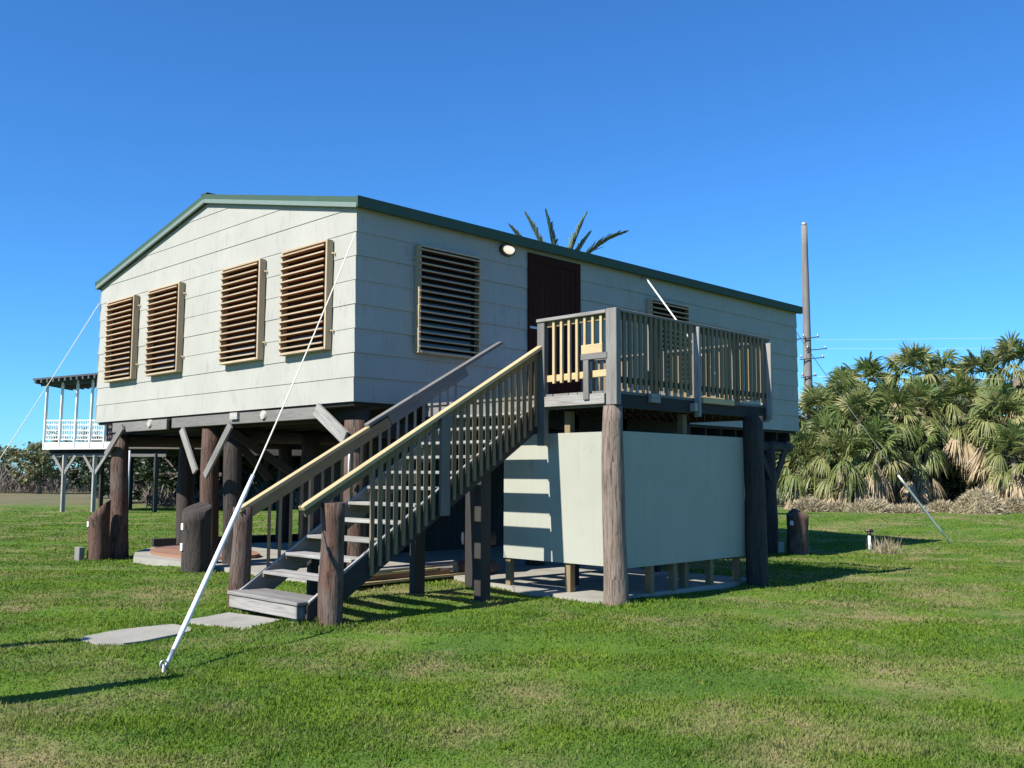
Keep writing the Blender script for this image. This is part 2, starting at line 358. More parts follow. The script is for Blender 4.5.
# ------------------------------------------------------------------ ground
def axis(lo, hi, st, far=3000):
    core = np.arange(lo, hi + 1e-6, st); o = []; d = st; x = hi
    while x < far: d *= 1.35; x += d; o.append(x)
    n = []; d = st; x = lo
    while x > -far: d *= 1.35; x -= d; n.append(x)
    return np.concatenate([np.array(n[::-1]), core, np.array(o)])
xs, ys = axis(-9, 26, 0.22), axis(-13, 22, 0.22)
X, Y = np.meshgrid(xs, ys, indexing='ij'); Z = gz(X, Y)
nx, ny = X.shape
vv = np.stack([X.ravel(), Y.ravel(), Z.ravel()], 1)
ii = (np.arange(nx - 1)[:, None] * ny + np.arange(ny - 1)[None]).ravel()
ff = np.stack([ii, ii + ny, ii + ny + 1, ii + 1], 1)
me = bpy.data.meshes.new('ground'); me.vertices.add(len(vv)); me.vertices.foreach_set('co', vv.astype(np.float32).ravel())
me.loops.add(ff.size); me.loops.foreach_set('vertex_index', ff.astype(np.int32).ravel())
me.polygons.add(len(ff)); me.polygons.foreach_set('loop_start', np.arange(0, ff.size, 4, dtype=np.int32)); me.polygons.foreach_set('loop_total', np.full(len(ff), 4, dtype=np.int32))
me.polygons.foreach_set('use_smooth', np.ones(len(ff), bool)); me.update(calc_edges=True); me.materials.append(M['lawn'])
go = bpy.data.objects.new('ground', me); COL.objects.link(go); go['kind'] = 'structure'

# concrete under the house and under the porch
def irregular(poly, amp=0.03, step=0.35):
    out = []
    for i in range(len(poly)):
        a, b = Vector(poly[i]), Vector(poly[(i + 1) % len(poly)]); n = max(1, int((b - a).length / step))
        for k in range(n):
            p = a.lerp(b, k / n); out.append((p.x + random.uniform(-amp, amp), p.y + random.uniform(-amp, amp)))
    return out
SLAB_H = [(-0.05, 0.3), (12.6, 0.3), (12.6, 8.6), (1.2, 8.6), (0.35, 7.7), (-0.12, 6.6), (-0.02, 5.0), (0.0, 2.9)]
SLAB_P = [(1.55, -1.2), (1.35, -2.3), (1.15, -3.0), (1.22, -3.58), (4.78, -3.56), (4.9, 0.28), (1.9, 0.28)]
mb = MB(); mb.prism(irregular(SLAB_H), -0.3, 0.045, 'concrete'); mb.build('house_slab', kind='structure')
mb = MB(); mb.prism(irregular(SLAB_P, 0.02), -0.2, 0.06, 'concrete'); mb.build('porch_slab', kind='structure')
def smooth_poly(pts, n=5):
    out = []
    N = len(pts)
    for i in range(N):
        p0, p1, p2, p3 = (Vector(pts[(i + k) % N]) for k in (-1, 0, 1, 2))
        for k in range(n):
            t = k / n; out.append(tuple(0.5 * ((2 * p1) + (p2 - p0) * t + (2 * p0 - 5 * p1 + 4 * p2 - p3) * t * t + (-p0 + 3 * p1 - 3 * p2 + p3) * t ** 3)))
    return out
P1 = irregular([(-3.16, -1.36), (-2.50, -1.14), (-2.36, -2.02), (-3.04, -2.36)], .018, .16)
P2 = irregular(smooth_poly([(-4.45, -1.83), (-4.02, -1.44), (-3.32, -1.46), (-3.40, -1.98), (-3.75, -2.14), (-4.22, -2.26)], 2), .025, .14)
mb = MB(); mb.prism(P1, -0.06, 0.022, 'concrete'); tag(mb.build('stepping_slab', bevel=0.012), 'pale concrete slab right in front of the bottom step', 'paving slab', 'concrete slabs in the lawn')
mb = MB(); mb.prism(P2, -0.06, 0.012, 'concrete'); tag(mb.build('stepping_slab', bevel=0.012), 'rounded concrete slab sunk in grass left of the sloping white pole', 'paving slab', 'concrete slabs in the lawn')

# grass blades
def inpoly(px, py, poly):
    c = np.zeros(px.shape, bool); n = len(poly); j = n - 1
    for i in range(n):
        xi, yi = poly[i]; xj, yj = poly[j]
        c ^= ((yi > py) != (yj > py)) & (px < (xj - xi) * (py - yi) / (yj - yi + 1e-12) + xi); j = i
    return c
def soft(x, y, s):
    return (np.sin(x * 1.3 * s + 1.7 * np.sin(y * 0.9 * s)) + np.sin(y * 1.7 * s + 2.1 * np.sin(x * 0.7 * s + 1)) + np.sin((x + y) * 2.3 * s)) / 3
N = 700000
ur = rng.random(N); D = 4.2 * (46 / 4.2) ** (ur ** 0.95)
lat = (rng.random(N) - 0.5) * 1.25 * D
fx, fy = FWD.x / math.hypot(FWD.x, FWD.y), FWD.y / math.hypot(FWD.x, FWD.y)
gx = CAM.x + fx * D + fy * lat; gy = CAM.y + fy * D - fx * lat
jx, jy = gx + rng.normal(size=N) * .022, gy + rng.normal(size=N) * .022
keep = ~(inpoly(jx, jy, SLAB_H) | inpoly(jx, jy, SLAB_P) | inpoly(jx, jy, P1) | inpoly(jx, jy, P2))
pat = soft(gx, gy, 1.0) * 0.6 + soft(gx + 5, gy - 3, 3.1) * 0.4
keep &= rng.random(N) < np.clip(0.8 + 0.5 * pat, 0.35, 1) * np.clip((46 - D) / 22, 0, 1)
gx, gy, D, pat = gx[keep], gy[keep], D[keep], pat[keep]; N = len(gx)
hgt = (0.012 + 0.018 * rng.random(N) ** 1.6) * (1 + 0.5 * pat) * (1 + 0.012 * D)
for qx, qy, qr in ((1.3, -3.7, .34), (4.52, -3.75, .34), (-2.08, -2.53, .3), (-2.22, -.86, .28), (-.33, 7.96, .42), (-.4, 3.93, .4), (11.8, -.46, .4), (-4.52, -3.71, .2), (-2.3, -2.3, .3), (-2.4, -1.2, .22), (14.55, -.85, .25), (.18, 8.1, .4)):
    hgt *= 1 + 1.5 * np.clip(1 - np.hypot(gx - qx, gy - qy) / qr, 0, 1) ** .6
wd_ = np.sin(gx * 7.1 + 3 * np.sin(gy * 2.3)) * np.sin(gy * 6.3 + 2 * np.sin(gx * 3.1)); hgt *= 1 + .9 * np.clip(wd_ - .72, 0, 1) / .28
wid = 0.0035 + 0.00075 * D
a = rng.random(N) * 2 * np.pi; lean = rng.random(N) ** 0.7 * 0.9; la = rng.random(N) * 2 * np.pi
g0 = gz(gx, gy) - 0.004
V = np.empty((N, 3, 3), np.float32)
V[:, 0] = np.stack([gx - np.cos(a) * wid, gy - np.sin(a) * wid, g0], 1)
V[:, 1] = np.stack([gx + np.cos(a) * wid, gy + np.sin(a) * wid, g0], 1)
V[:, 2] = np.stack([gx + np.cos(la) * lean * hgt, gy + np.sin(la) * lean * hgt, g0 + hgt], 1)
def trimesh(name, V, mat, tone, nper=3):
    me = bpy.data.meshes.new(name); n = len(V); me.vertices.add(n * nper); me.vertices.foreach_set('co', V.astype(np.float32).ravel())
    me.loops.add(n * nper); me.loops.foreach_set('vertex_index', np.arange(n * nper, dtype=np.int32))
    me.polygons.add(n); me.polygons.foreach_set('loop_start', np.arange(0, n * nper, nper, dtype=np.int32)); me.polygons.foreach_set('loop_total', np.full(n, nper, dtype=np.int32))
    at = me.attributes.new('tone', 'FLOAT', 'FACE'); at.data.foreach_set('value', tone.astype(np.float32))
    me.update(calc_edges=True); me.materials.append(M[mat] if isinstance(mat, str) else mat)
    return me
me = trimesh('lawn_grass', V, 'grass', rng.random(N))
lo_ = bpy.data.objects.new('lawn_grass', me); COL.objects.link(lo_); tag(lo_, 'short mown green lawn with straw coloured worn patches', 'grass'); lo_['kind'] = 'stuff'

# ------------------------------------------------------------------ the house
house = thing('raised_house', 'pale green-grey gabled house raised on log pilings, with louvred shutters', 'house', (0, 0, 0))
def zroof(y): return ZE + (ZR - ZE) * (1 - abs(y - W / 2) / (W / 2))
# core box
mb = MB(); g = [(0.03, ZB + .01), (W - .03, ZB + .01), (W - .03, ZE), (W / 2, ZR - .01), (0.03, ZE)]
mb.prism(g, 0.03, L - .03, 'siding', axis=0); mb.build('wall_core', house)
CH = (ZE - ZB) / 8
def yl(z): return 0.0 if z <= ZE else (z - ZE) / (ZR - ZE) * W / 2
def gable(x, sgn, name):
    mb = MB(); k = 0; z = ZB
    while z < ZR - 0.02:
        z1 = min(z + CH, ZR - .003); a0, a1 = yl(z), yl(z1); lip = 0.011 + random.uniform(-.002, .003)
        xb, xt = x + sgn * lip, x + sgn * 0.002
        segs = 1 if z >= ZE else 3
        y0 = [a0 + (W - 2 * a0) * i / segs for i in range(segs + 1)]; y1 = [a1 + (W - 2 * a1) * i / segs for i in range(segs + 1)]
        for i in range(segs):
            q = [(xb, y0[i], z + .001), (xb, y0[i + 1], z + .001), (xt, y1[i + 1], z1), (xt, y1[i], z1)]
            if sgn < 0: q.reverse()
            mb.face(q, 'siding'); q = [(x, y0[i], z), (x, y0[i + 1], z), (xb, y0[i + 1], z + .001), (xb, y0[i], z + .001)]
            mb.face(q, 'siding')
        z += CH
    return mb.build(name, house)
gable(0, -1, 'gable_wall'); gable(L, 1, 'gable_wall')
def longwall(y, sgn):
    mb = MB()
    for k in range(8):
        z = ZB + k * CH; z1 = z + CH; x = -0.012
        off = (k % 2) * 0.61
        edges = [0 - .012, 4.88 * (1 + .25 * (k % 2)), 9.76 - 1.2 * (k % 2), L + .012]
        for i in range(len(edges) - 1):
            a, b = edges[i] + (0.0005 if i else 0), edges[i + 1] - 0.0005
            lip = 0.017 + random.uniform(-.003, .004); dz = random.uniform(-.004, .004)
            yb, yt = y + sgn * lip, y + sgn * .002
            q = [(a, yb, z + dz), (b, yb, z + dz), (b, yt, z1), (a, yt, z1)]
            mb.face(q if sgn < 0 else q[::-1], 'siding'); mb.face([(a, y, z + dz), (b, y, z + dz), (b, yb, z + dz), (a, yb, z + dz)], 'siding')
            mb.face([(b, y, z), (b, yb, z + dz), (b, yt, z1)], 'siding'); mb.face([(a, y, z), (a, yt, z1), (a, yb, z + dz)], 'siding')
    return mb.build('side_wall', house)
longwall(0, -1); longwall(W, 1)
# roof
ov, og = 0.10, 0.07
slope = (ZR - ZE) / (W / 2)
roof = MB()
for s in (0, 1):
    def yy(y): return y if s == 0 else W - y
    a = [(yy(-ov), ZE - ov * slope + .105), (yy(W / 2), ZR + .105)]
    th = 0.04
    poly = [(a[0][0], a[0][1]), (a[1][0], a[1][1]), (a[1][0], a[1][1] + th), (a[0][0], a[0][1] + th)]
    if s: poly.reverse()
    roof.prism(poly, -og - .015, L + og + .015, 'green', axis=0)
roof.beam((-og - .02, W / 2, ZR + .150), (L + og + .02, W / 2, ZR + .150), 0.22, 0.016, 'green')
ro = roof.build('roof', house)
for xg, sg in ((-og, -1), (L + og, 1)):      # gable rakes, two tones
    for s_ in (0, 1):
        ya = -ov if s_ == 0 else W + ov; za = ZE - ov * slope
        mb = MB(); mb.beam((xg, ya, za + .10), (xg, W / 2, ZR + .10), 0.034, 0.085, 'green'); rt_ = mb.build('rake_trim', ro)
        mb = MB(); mb.beam((xg, ya, za + .022), (xg, W / 2, ZR + .022), 0.045, 0.068, 'green2'); mb.build('rake_trim', ro)
for ye, sg in ((-ov, -1), (W + ov, 1)):
    mb = MB(); mb.box((-og - .02, min(ye, ye + sg * .035), ZE - .025), (L + og + .02, max(ye, ye + sg * .035), ZE + .135), 'green'); mb.build('eave_fascia', ro)
    mb = MB(); mb.box((-og + .03, min(ye, ye - sg * .085), ZE + .0), (L + og - .03, max(ye, ye - sg * .085), ZE + .03), 'green2'); mb.build('soffit', ro)
# shutters -----------------------------------------------------------
def shutter(side, a0, a1, z0, z1, n=15):
    """side 'g': on the gable wall (a = y, outwards -x);  'l': on the long wall (a = x, outwards -y)"""
    def P(a, z, d): return (-d, a, z) if side == 'g' else (a, -d, z)
    dep = 0.13; jw = 0.04
    mb = MB()
    up = (1, 0, 0) if side == 'g' else (0, 1, 0)
    lo_a, hi_a = a0, a1
    def bx(aa, ab, za, zb, d0, d1, m):
        p, q = P(aa, za, d0), P(ab, zb, d1); mb.box([min(i, j) for i, j in zip(p, q)], [max(i, j) for i, j in zip(p, q)], m)
    near = a0 if side == 'g' else a1      # jamb on the camera's side stands full depth
    bx(a0, a0 + jw, z0, z1, 0.02, dep, 'slat_edge'); bx(a1 - jw, a1, z0, z1, 0.02, dep - .0, 'slat_edge')
    bx(a0 + jw, a1 - jw, z1 - .03, z1, 0.02, dep, 'slat_edge'); bx(a0 + jw + .001, a1 - jw - .001, z0, z0 + .035, 0.02, dep + .01, 'slat_edge')
    fr = mb.build('shutter', house, bevel=0.003)
    mb = MB(); bx(a0 + .05, a1 - .05, z0 + .02, z1 - .02, 0.0, 0.024, 'window'); mb.build('window_glass', fr)
    mb = MB(); H = z1 - z0 - .07
    for i in range(n):
        z = z0 + .045 + H * (i + .55) / n + random.uniform(-.003, .003)
        tl = random.uniform(-.003, .003)
        p_in, p_out = 0.032, dep + .028
        A, B = a0 + jw + .002, a1 - jw - .002
        if side == 'g': B = a1 - .004; A = a0 + jw + .002
        else: A = a0 + .004; B = a1 - jw - .002
        # slat tilted down towards outside
        zi, zo = z + .004 + tl, z - .006
        q0, q1 = Vector(P(A, zi, p_in)), Vector(P(A, zo, p_out)); w0, w1 = Vector(P(B, zi, p_in)), Vector(P(B, zo, p_out))
        if (side == 'g'):   # keep the slat in front of the far jamb only past its face
            pass
        mid0, mid1 = (q0 + q1) / 2, (w0 + w1) / 2; dv = (q1 - q0)
        th = 0.018
        nrm = dv.normalized().cross((mid1 - mid0).normalized()); 
        if nrm.z < 0: nrm = -nrm
        mb.beam(mid0, mid1, dv.length, th, 'slat', up=nrm)
        # pale front arris board
        e0, e1 = q1, w1
        mb.beam(Vector(e0) + Vector(P(0, 0, .0015)) * 1.0, Vector(e1) + Vector(P(0, 0, .0015)), 0.006, th + .003, 'slat_edge', up=nrm)
    mb.build('slats', fr)
    for zz in (z0 + .28, z1 - .2):
        for an, sg in ((a0, -1), (a1, 1)):
            mb = MB(); c = P(an + sg * .05, zz, .03); d = P(an + sg * .005, zz, .05)
            mb.beam(d, c, .010, .018, 'slat_edge'); mb.beam((c[0], c[1], c[2] + .01), (c[0], c[1], c[2] - .05), .010, .010, 'slat_edge'); mb.build('hook', fr)
    return fr
for a0, a1 in ((0.55, 1.80), (2.43, 3.66), (5.20, 6.46), (7.07, 8.33)): shutter('g', a0, a1, 3.42, 5.06)
shutter('l', 1.08, 2.37, 3.42, 5.08)
shutter('l', 6.92, 8.22, 3.46, 5.02)
# door
mb = MB(); DA, DB, DT = 3.56, 4.92, 5.38
mb.box((DA, -.045, DZ), (DA + .13, -.018, DT), 'door'); mb.box((DB - .13, -.045, DZ), (DB, -.018, DT), 'door'); mb.box((DA + .13, -.045, DT - .14), (DB - .13, -.018, DT), 'door')
dfr = mb.build('door_frame', house, bevel=.004)
mb = MB(); x = DA + .135; 
while x < DB - .14:
    mb.box((x, -.036, DZ + .01), (min(x + .133, DB - .135), -.018, DT - .145), 'door'); x += .137
dr = mb.build('door', house, bevel=.003)
mb = MB(); mb.box((DA + .02, -.066, 4.07), (DA + .26, -.053, 4.11), 'steel'); mb.tube([(DA + .2, -.066, 4.06), (DA + .2, -.075, 3.99), (DA + .24, -.07, 3.99)], .01, 'steel', 6); mb.build('hasp', dr)
# oval bulkhead light
LX, LZ = 3.05, 5.33
def oval(cx, cz, rx, rz, y0, y1, m, k1=1.0, n=24):
    mb = MB(); A = [(cx + rx * math.cos(6.2832 * i / n), cz + rz * math.sin(6.2832 * i / n)) for i in range(n)]
    Bp = [(cx + rx * k1 * math.cos(6.2832 * i / n), cz + rz * k1 * math.sin(6.2832 * i / n)) for i in range(n)]
    for i in range(n):
        j = (i + 1) % n; mb.face([(A[i][0], y0, A[i][1]), (A[j][0], y0, A[j][1]), (Bp[j][0], y1, Bp[j][1]), (Bp[i][0], y1, Bp[i][1])], m, smooth=True)
    mb.face([(q[0], y1, q[1]) for q in Bp], m); return mb
lf = oval(LX, LZ, .17, .105, -.01, -.07, 'bronze', .96).build('wall_light', house)
oval(LX, LZ, .125, .072, -.0705, -.125, 'glass', .72).build('light_lens', lf)
# floor structure
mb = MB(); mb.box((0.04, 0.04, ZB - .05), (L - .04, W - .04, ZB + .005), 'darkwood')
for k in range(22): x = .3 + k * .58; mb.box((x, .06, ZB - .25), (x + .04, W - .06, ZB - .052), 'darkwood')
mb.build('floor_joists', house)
mb = MB(); mb.box((-.01, 0.9, ZB - .215), (.055, 5.55, ZB - .035), 'grey'); mb.box((-.012, 5.75, ZB - .23), (.05, 8.1, ZB - .04), 'grey')
mb.build('end_beam', house, bevel=.006)
for yb in (.2, 4.15, 8.15):
    mb = MB(); mb.tube([(.30, yb, ZB - .37), (4, yb, ZB - .36), (8, yb + .03, ZB - .37), (L - .1, yb, ZB - .37)], [.13, .12, .13, .12], 'log_dark', 12, .04)
    mb.build('log_girder', house)
for yb, r_ in ((6.42, .07), (2.38, .07)):
    mb = MB(); mb.tube([(-.045, yb, ZB - .10), (.6, yb, ZB - .11)], r_, 'log_end', 12, .03); mb.build('log_joist_end', house)
mb = MB(); mb.box((-.06, 3.14, ZB - .14), (.03, 3.38, ZB - .03), 'log_end'); mb.build('beam_block', house)
# pilings
def log(x, y, z0, z1, r0, r1, m, lean=(0, 0), n=9, seg=16, rough=.05, capm=None):
    mb = MB(); pts = []; rad = []
    for i in range(n):
        t = i / (n - 1); pts.append((x + lean[0] * t + .012 * math.sin(5 * t + x), y + lean[1] * t + .012 * math.cos(4 * t + y), z0 + (z1 - z0) * t)); rad.append(r0 + (r1 - r0) * t + .006 * math.sin(9 * t + x))
    mb.tube(pts, rad, m, seg, rough, capm=capm); return mb
for xi, x in enumerate((0.18, 4.0, 7.9, 11.75)):
    for yi, y in enumerate((0.2, 4.05, 8.1)):
        if xi == 0 and yi == 1: y = 4.42
        m = 'log' if (xi == 0 and yi == 1) else 'log_mix' if xi == 0 else 'log_dark'
        log(x, y, -.5, ZB - .26, .18 if (xi, yi) == (0, 1) else .21 if xi < 1 else .19, .15, m).build('piling', house)
log(.46, 4.12, -.5, ZB - .3, .17, .15, 'log_dark').build('piling', house)
log(1.85, 8.6, -.5, ZB - .3, .2, .16, 'log_dark').build('piling', house)
log(1.95, 4.0, -.5, ZB - .3, .19, .16, 'log_dark').build('piling', house)
def brace(a, b, m, w=.045, h=.14, up=(0, 0, 1)):
    mb = MB(); mb.beam(a, b, w, h, m, up=up); return mb.build('knee_brace', house, bevel=.005)
brace((-.06, 5.05, 2.38), (-.04, 4.52, 1.62), 'tread'); brace((-.05, 3.35, 2.40), (-.03, 4.20, 1.55), 'grey')
brace((-.09, 0.80, 2.55), (-.09, 0.05, 2.10), 'tread', .05, .2); brace((-.06, 7.50, 2.50), (-.06, 8.25, 1.95), 'grey')
brace((.3, 3.9, 2.3), (2.0, 3.95, 1.35), 'darkwood'); brace((.35, 4.1, 2.3), (1.2, 4.15, 1.5), 'darkwood')
brace((11.85, .12, 1.4), (12.5, .12, 2.35), 'darkwood', .05, .18); brace((4.0, .05, 2.3), (5.2, .05, 1.3), 'darkwood'); brace((.4, .3, 1.3), (1.5, .3, 2.4), 'darkwood')
brace((11.1, .1, 2.3), (11.7, .1, 1.5), 'darkwood', .05, .15)
mb = MB(); mb.tube([(-.02, .05, 1.45), (-.06, .0, 1.75), (-.04, .02, 1.98)], .014, 'pvc', 8); mb.build('drain_pipe', house)

# dark boarded storage room under the middle of the house
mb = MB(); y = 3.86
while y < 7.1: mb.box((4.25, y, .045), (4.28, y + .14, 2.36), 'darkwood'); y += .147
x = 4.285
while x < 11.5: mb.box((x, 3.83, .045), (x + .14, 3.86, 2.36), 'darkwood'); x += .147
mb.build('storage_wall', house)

# ------------------------------------------------------------------ porch deck
deck = thing('porch_deck', 'raised timber porch deck with slatted railings on log posts outside the door', 'deck', (3.1, -1.9, 0))
mb = MB(); y = DY + .02
while y < -.06:
    mb.beam((DX0 - .03 + random.uniform(-.01, .01), y + .068, DZ - .018), (DX1 + .03 + random.uniform(-.01, .02), y + .068, DZ - .018), .136, .036, 'grey'); y += .142
mb.build('floor_boards', deck)
mb = MB()
mb.box((DX0 - .0, DY + .01, DZ - .20), (DX0 + .045, -.03, DZ - .04), 'grey'); mb.box((DX1 - .045, DY + .06, DZ - .22), (DX1, -.03, DZ - .04), 'grey')
for k in range(8): x = DX0 + .5 + k * .43; mb.box((x, DY + .06, DZ - .21), (x + .04, -.05, DZ - .038), 'darkwood')
mb.build('joists', deck, bevel=.003)
mb = MB(); mb.box((DX0 + .05, DY, DZ - .215), (3.0, DY + .045, DZ - .04), 'darkwood'); mb.box((3.18, DY, DZ - .205), (DX1 + .02, DY + .045, DZ - .042), 'darkwood')
mb.box((DX0 + .1, -2.3, DZ - .42), (DX1, -2.2, DZ - .22), 'darkwood'); mb.build('rim_beam', deck, bevel=.003)
mb = MB(); mb.box((3.22, DY - .045, DZ - .06), (4.02, DY - .002, DZ + .02), 'pine'); mb.build('repair_board', deck, bevel=.003)
mb = MB(); mb.box((2.0, DY - .06, DZ - .12), (2.2, DY - .002, DZ - .0), 'tread'); mb.build('joist_end', deck, bevel=.004)
mb = MB(); mb.box((2.95, DY - .09, DZ - .19), (3.02, DY - .002, DZ - .08), 'tread'); mb.build('joist_end', deck, bevel=.004)
# posts of the railing
RT = 3.66
def rpost(x, y, z0, z1, wx, wy, m): 
    mb = MB(); mb.box((x - wx / 2, y - wy / 2, z0), (x + wx / 2, y + wy / 2, z1), m); return mb.build('railing_post', deck, bevel=.006)
rpost(DX0 - .035, DY - .02, 2.47, RT + .03, .10, .17, 'grey')
rpost(DX0 - .025, -2.50, 1.98, RT, .09, .13, 'grey')
rpost(2.22, DY + .08, DZ - .1, RT - .02, .20, .07, 'grey'); rpost(3.08, DY - .045, 2.40, RT - .01, .05, .09, 'tread')
rpost(3.22, DY + .06, DZ - .1, RT - .02, .09, .09, 'grey'); rpost(4.20, DY + .06, DZ - .1, RT - .03, .14, .09, 'grey')
rpost(DX1 + .0, DY + .03, DZ - .25, RT - .02, .10, .10, 'grey'); rpost(DX1, -1.8, DZ, RT - .03, .09, .09, 'grey'); rpost(DX1, -.08, DZ, RT - .03, .09, .09, 'grey')
mb = MB(); mb.box((DX1 - .09, DY - .13, DZ - .22), (DX1 - .04, DY - .045, RT - .06), 'tread'); mb.build('railing_post', deck, bevel=.006)
def rail(a, b, w, h, m, name='top_rail', up=(0, 0, 1)):
    mb = MB(); mb.beam(a, b, w, h, m, up=up); return mb.build(name, deck, bevel=.005)
rail((DX0 - .04, DY + .066, RT + .0), (DX0 - .04, -2.435, RT + .0), .10, .045, 'tread')
rail((DX0 + .015, DY + .01, RT - .04), (DX1 + .05, DY + .01, RT - .045), .04, .09, 'grey'); rail((DX0 + .015, DY + .02, RT + .022), (DX1 + .06, DY + .02, RT + .015), .13, .035, 'grey')
rail((DX1, DY + .09, RT - .03), (DX1, -.03, RT - .03), .10, .04, 'grey')
rail((DX0 - .0, -3.60, 2.885), (DX0 - .0, -2.57, 2.87), .038, .09, 'pine', 'bottom_rail'); rail((DX0, DY + .1, RT - .06), (DX0, -2.57, RT - .06), .036, .08, 'treated', 'bottom_rail')
rail((DX0 + .05, DY + .0, 2.80), (3.0, DY + .0, 2.80), .038, .08, 'darkwood', 'bottom_rail'); rail((3.15, DY + .0, 2.80), (DX1 - .06, DY + .0, 2.80), .038, .08, 'darkwood', 'bottom_rail')
rail((DX1, DY + .1, 2.82), (DX1, -.1, 2.82), .038, .08, 'treated', 'bottom_rail')
def balu(x, y, z0, z1, m, wx=.036, wy=.036):
    mb = MB(); mb.box((x - wx / 2, y - wy / 2, z0), (x + wx / 2, y + wy / 2, z1), m); return mb.build('baluster', deck)
# left side: new pine pickets; the last two stop at a short rail above a grey repair frame
for k in range(7):
    y = -2.72 - k * .135
    short = k > 4
    balu(DX0 - .038, y, 3.12 if short else 2.80, RT - .03, 'pine', .034, .038)
rail((DX0 - .062, -3.57, 3.20), (DX0 - .062, -3.22, 3.20), .03, .12, 'pine', 'short_rail')
mb = MB(); mb.box((DX0 - .10, -3.66, 3.06), (DX0 - .055, -3.23, 3.14), 'grey'); mb.box((DX0 - .10, -3.36, 2.55), (DX0 - .055, -3.27, 3.058), 'grey'); mb.box((DX0 - .075, -3.60, DZ - .17), (DX0 - .002, -2.57, DZ - .035), 'tread'); mb.build('repair_frame', deck, bevel=.005)
x = DX0 + .17
while x < DX1 - .08:
    if abs(x - 3.09) > .06: balu(x, DY - .03 + random.uniform(-.003, .003), 2.70 + random.uniform(-.03, .02), RT - .0, 'treated', .058, .022)
    x += .112
y = DY + .2
while y < -.15: balu(DX1 + .03, y, 2.74, RT - .06, 'treated', .03, .05); y += .13
# log posts that carry it
log(DX0 + .015, DY + .02, -.45, 2.46, .165, .125, 'log_pale', rough=.035, n=16, seg=20).build('log_post', deck)
log(4.52, DY - .05, -.45, 2.47, .16, .145, 'log_dark', rough=.05).build('log_post', deck)  # dark log colour carries its shade as well as its weathering
def dpost(x, y, z0=0.0, z1=DZ - .22, w=.10, m='treated'):
    mb = MB(); mb.box((x - w / 2, y - w / 2, z0), (x + w / 2, y + w / 2, z1), m); return mb.build('support_post', deck, bevel=.005)
dpost(3.05, -3.5); dpost(1.545, -2.74); dpost(4.6, -1.9, m='darkwood'); dpost(1.45, -1.0, w=.2, m='darkwood'); dpost(2.2, -2.25, m='darkwood'); dpost(3.3, -2.25, m='darkwood')

# shower enclosure under the deck
encl = thing('shower_enclosure', 'pale green painted panel enclosure standing beneath the porch deck', 'enclosure', (1.4, -3.6, 0))
mb = MB(); mb.box((1.46, -3.605, .44), (1.485, -1.58, 2.15), 'panel'); mb.build('side_panel', encl, bevel=.002)
mb = MB(); mb.box((1.487, -3.63, .42), (4.44, -3.605, 2.155), 'panel'); mb.build('front_panel', encl, bevel=.002)
for x, y in ((1.54, -3.54), (2.2, -3.55), (2.72, -3.55), (3.6, -3.55), (4.3, -3.55), (1.53, -1.64)):
    mb = MB(); mb.box((x - .04, y - .045, .06), (x + .04, y + .045, 2.1), 'treated'); mb.build('stud', encl)
mb = MB(); mb.box((1.47, -3.602, 1.1), (4.3, -3.595, 1.18), 'treated'); mb.build('cross_rail', encl)

# ------------------------------------------------------------------ staircase
st = thing('staircase', 'open timber staircase climbing to the porch deck, yellow pine handrails at its foot', 'stairs', (-.5, -1.7, 0))
SR, SL = -2.42, -0.98      # right and left sides (y)
RUN, RISE = .302, .198
for k in range(1, 12):
    z = 2.63 - (12 - k) * RISE; xf = 1.30 - (12 - k) * RUN
    mb = MB()
    j = random.uniform(-.008, .008)
    mb.beam((xf + .07, SR + .05, z - .02 + j * .3), (xf + .07, SL - .05, z - .02), .135, .040, 'tread'); mb.beam((xf + .21, SR + .05, z - .021), (xf + .21, SL - .05, z - .02), .135, .040, 'tread')
    mb.build('tread', st, bevel=.006)
    for yy in (SR + .038, SL - .038):
        mb = MB(); mb.beam((xf + .02, yy, z - .06), (xf + .27, yy, z - .06), .035, .036, 'treated'); mb.build('tread_cleat', st)
sx0, sx1 = -2.30, 1.28
def zl(x): return 2.63 + (x - 1.30) * RISE / RUN
for yy, m in ((SR, 'darkwood'), (SL, 'grey')):
    mb = MB(); off = -.135
    poly = [(sx0 - .02, 0.06), (sx0 + .12, 0.0), (sx1, zl(sx1) - .42), (sx1, zl(sx1) - .06), (sx0 - .02, zl(sx0 - .02) - .06)]
    mb.prism(poly, yy - .019, yy + .019, m, axis=1); mb.build('stringer', st, bevel=.004)
    mb = MB(); mb.beam((sx0, yy - (.0) , zl(sx0) - .045), (sx1, yy, zl(sx1) - .045), .042, .018, 'tread'); mb.build('stringer_lit_edge', st)  # pale strip paints in the sunlit top edge of the stringer
# box step at the foot
mb = MB(); mb.box((-2.44, -2.42, .205), (-2.20, -.96, .245), 'grey'); mb.box((-2.195, -2.38, .20), (-1.95, -.98, .24), 'grey'); mb.box((-2.42, -2.38, .06), (-2.385, -.98, .204), 'tread')
mb.box((-2.38, -2.38, .06), (-1.95, -2.345, .2), 'grey'); mb.box((-2.38, -1.02, .06), (-1.95, -.985, .2), 'grey')
mb.box((-2.36, -2.3, -.02), (-2.0, -2.15, .06), 'concrete'); mb.box((-2.38, -1.2, -.02), (-2.0, -1.04, .06), 'grey'); mb.build('box_step', st, bevel=.008)
log(-2.08, -2.53, -.35, 1.29, .135, .125, 'log_mix', rough=.05, n=10, seg=18).build('foot_post', st)
log(-2.22, -.86, -.35, 1.20, .125, .115, 'log_mix', rough=.05, n=10, seg=18).build('foot_post', st)
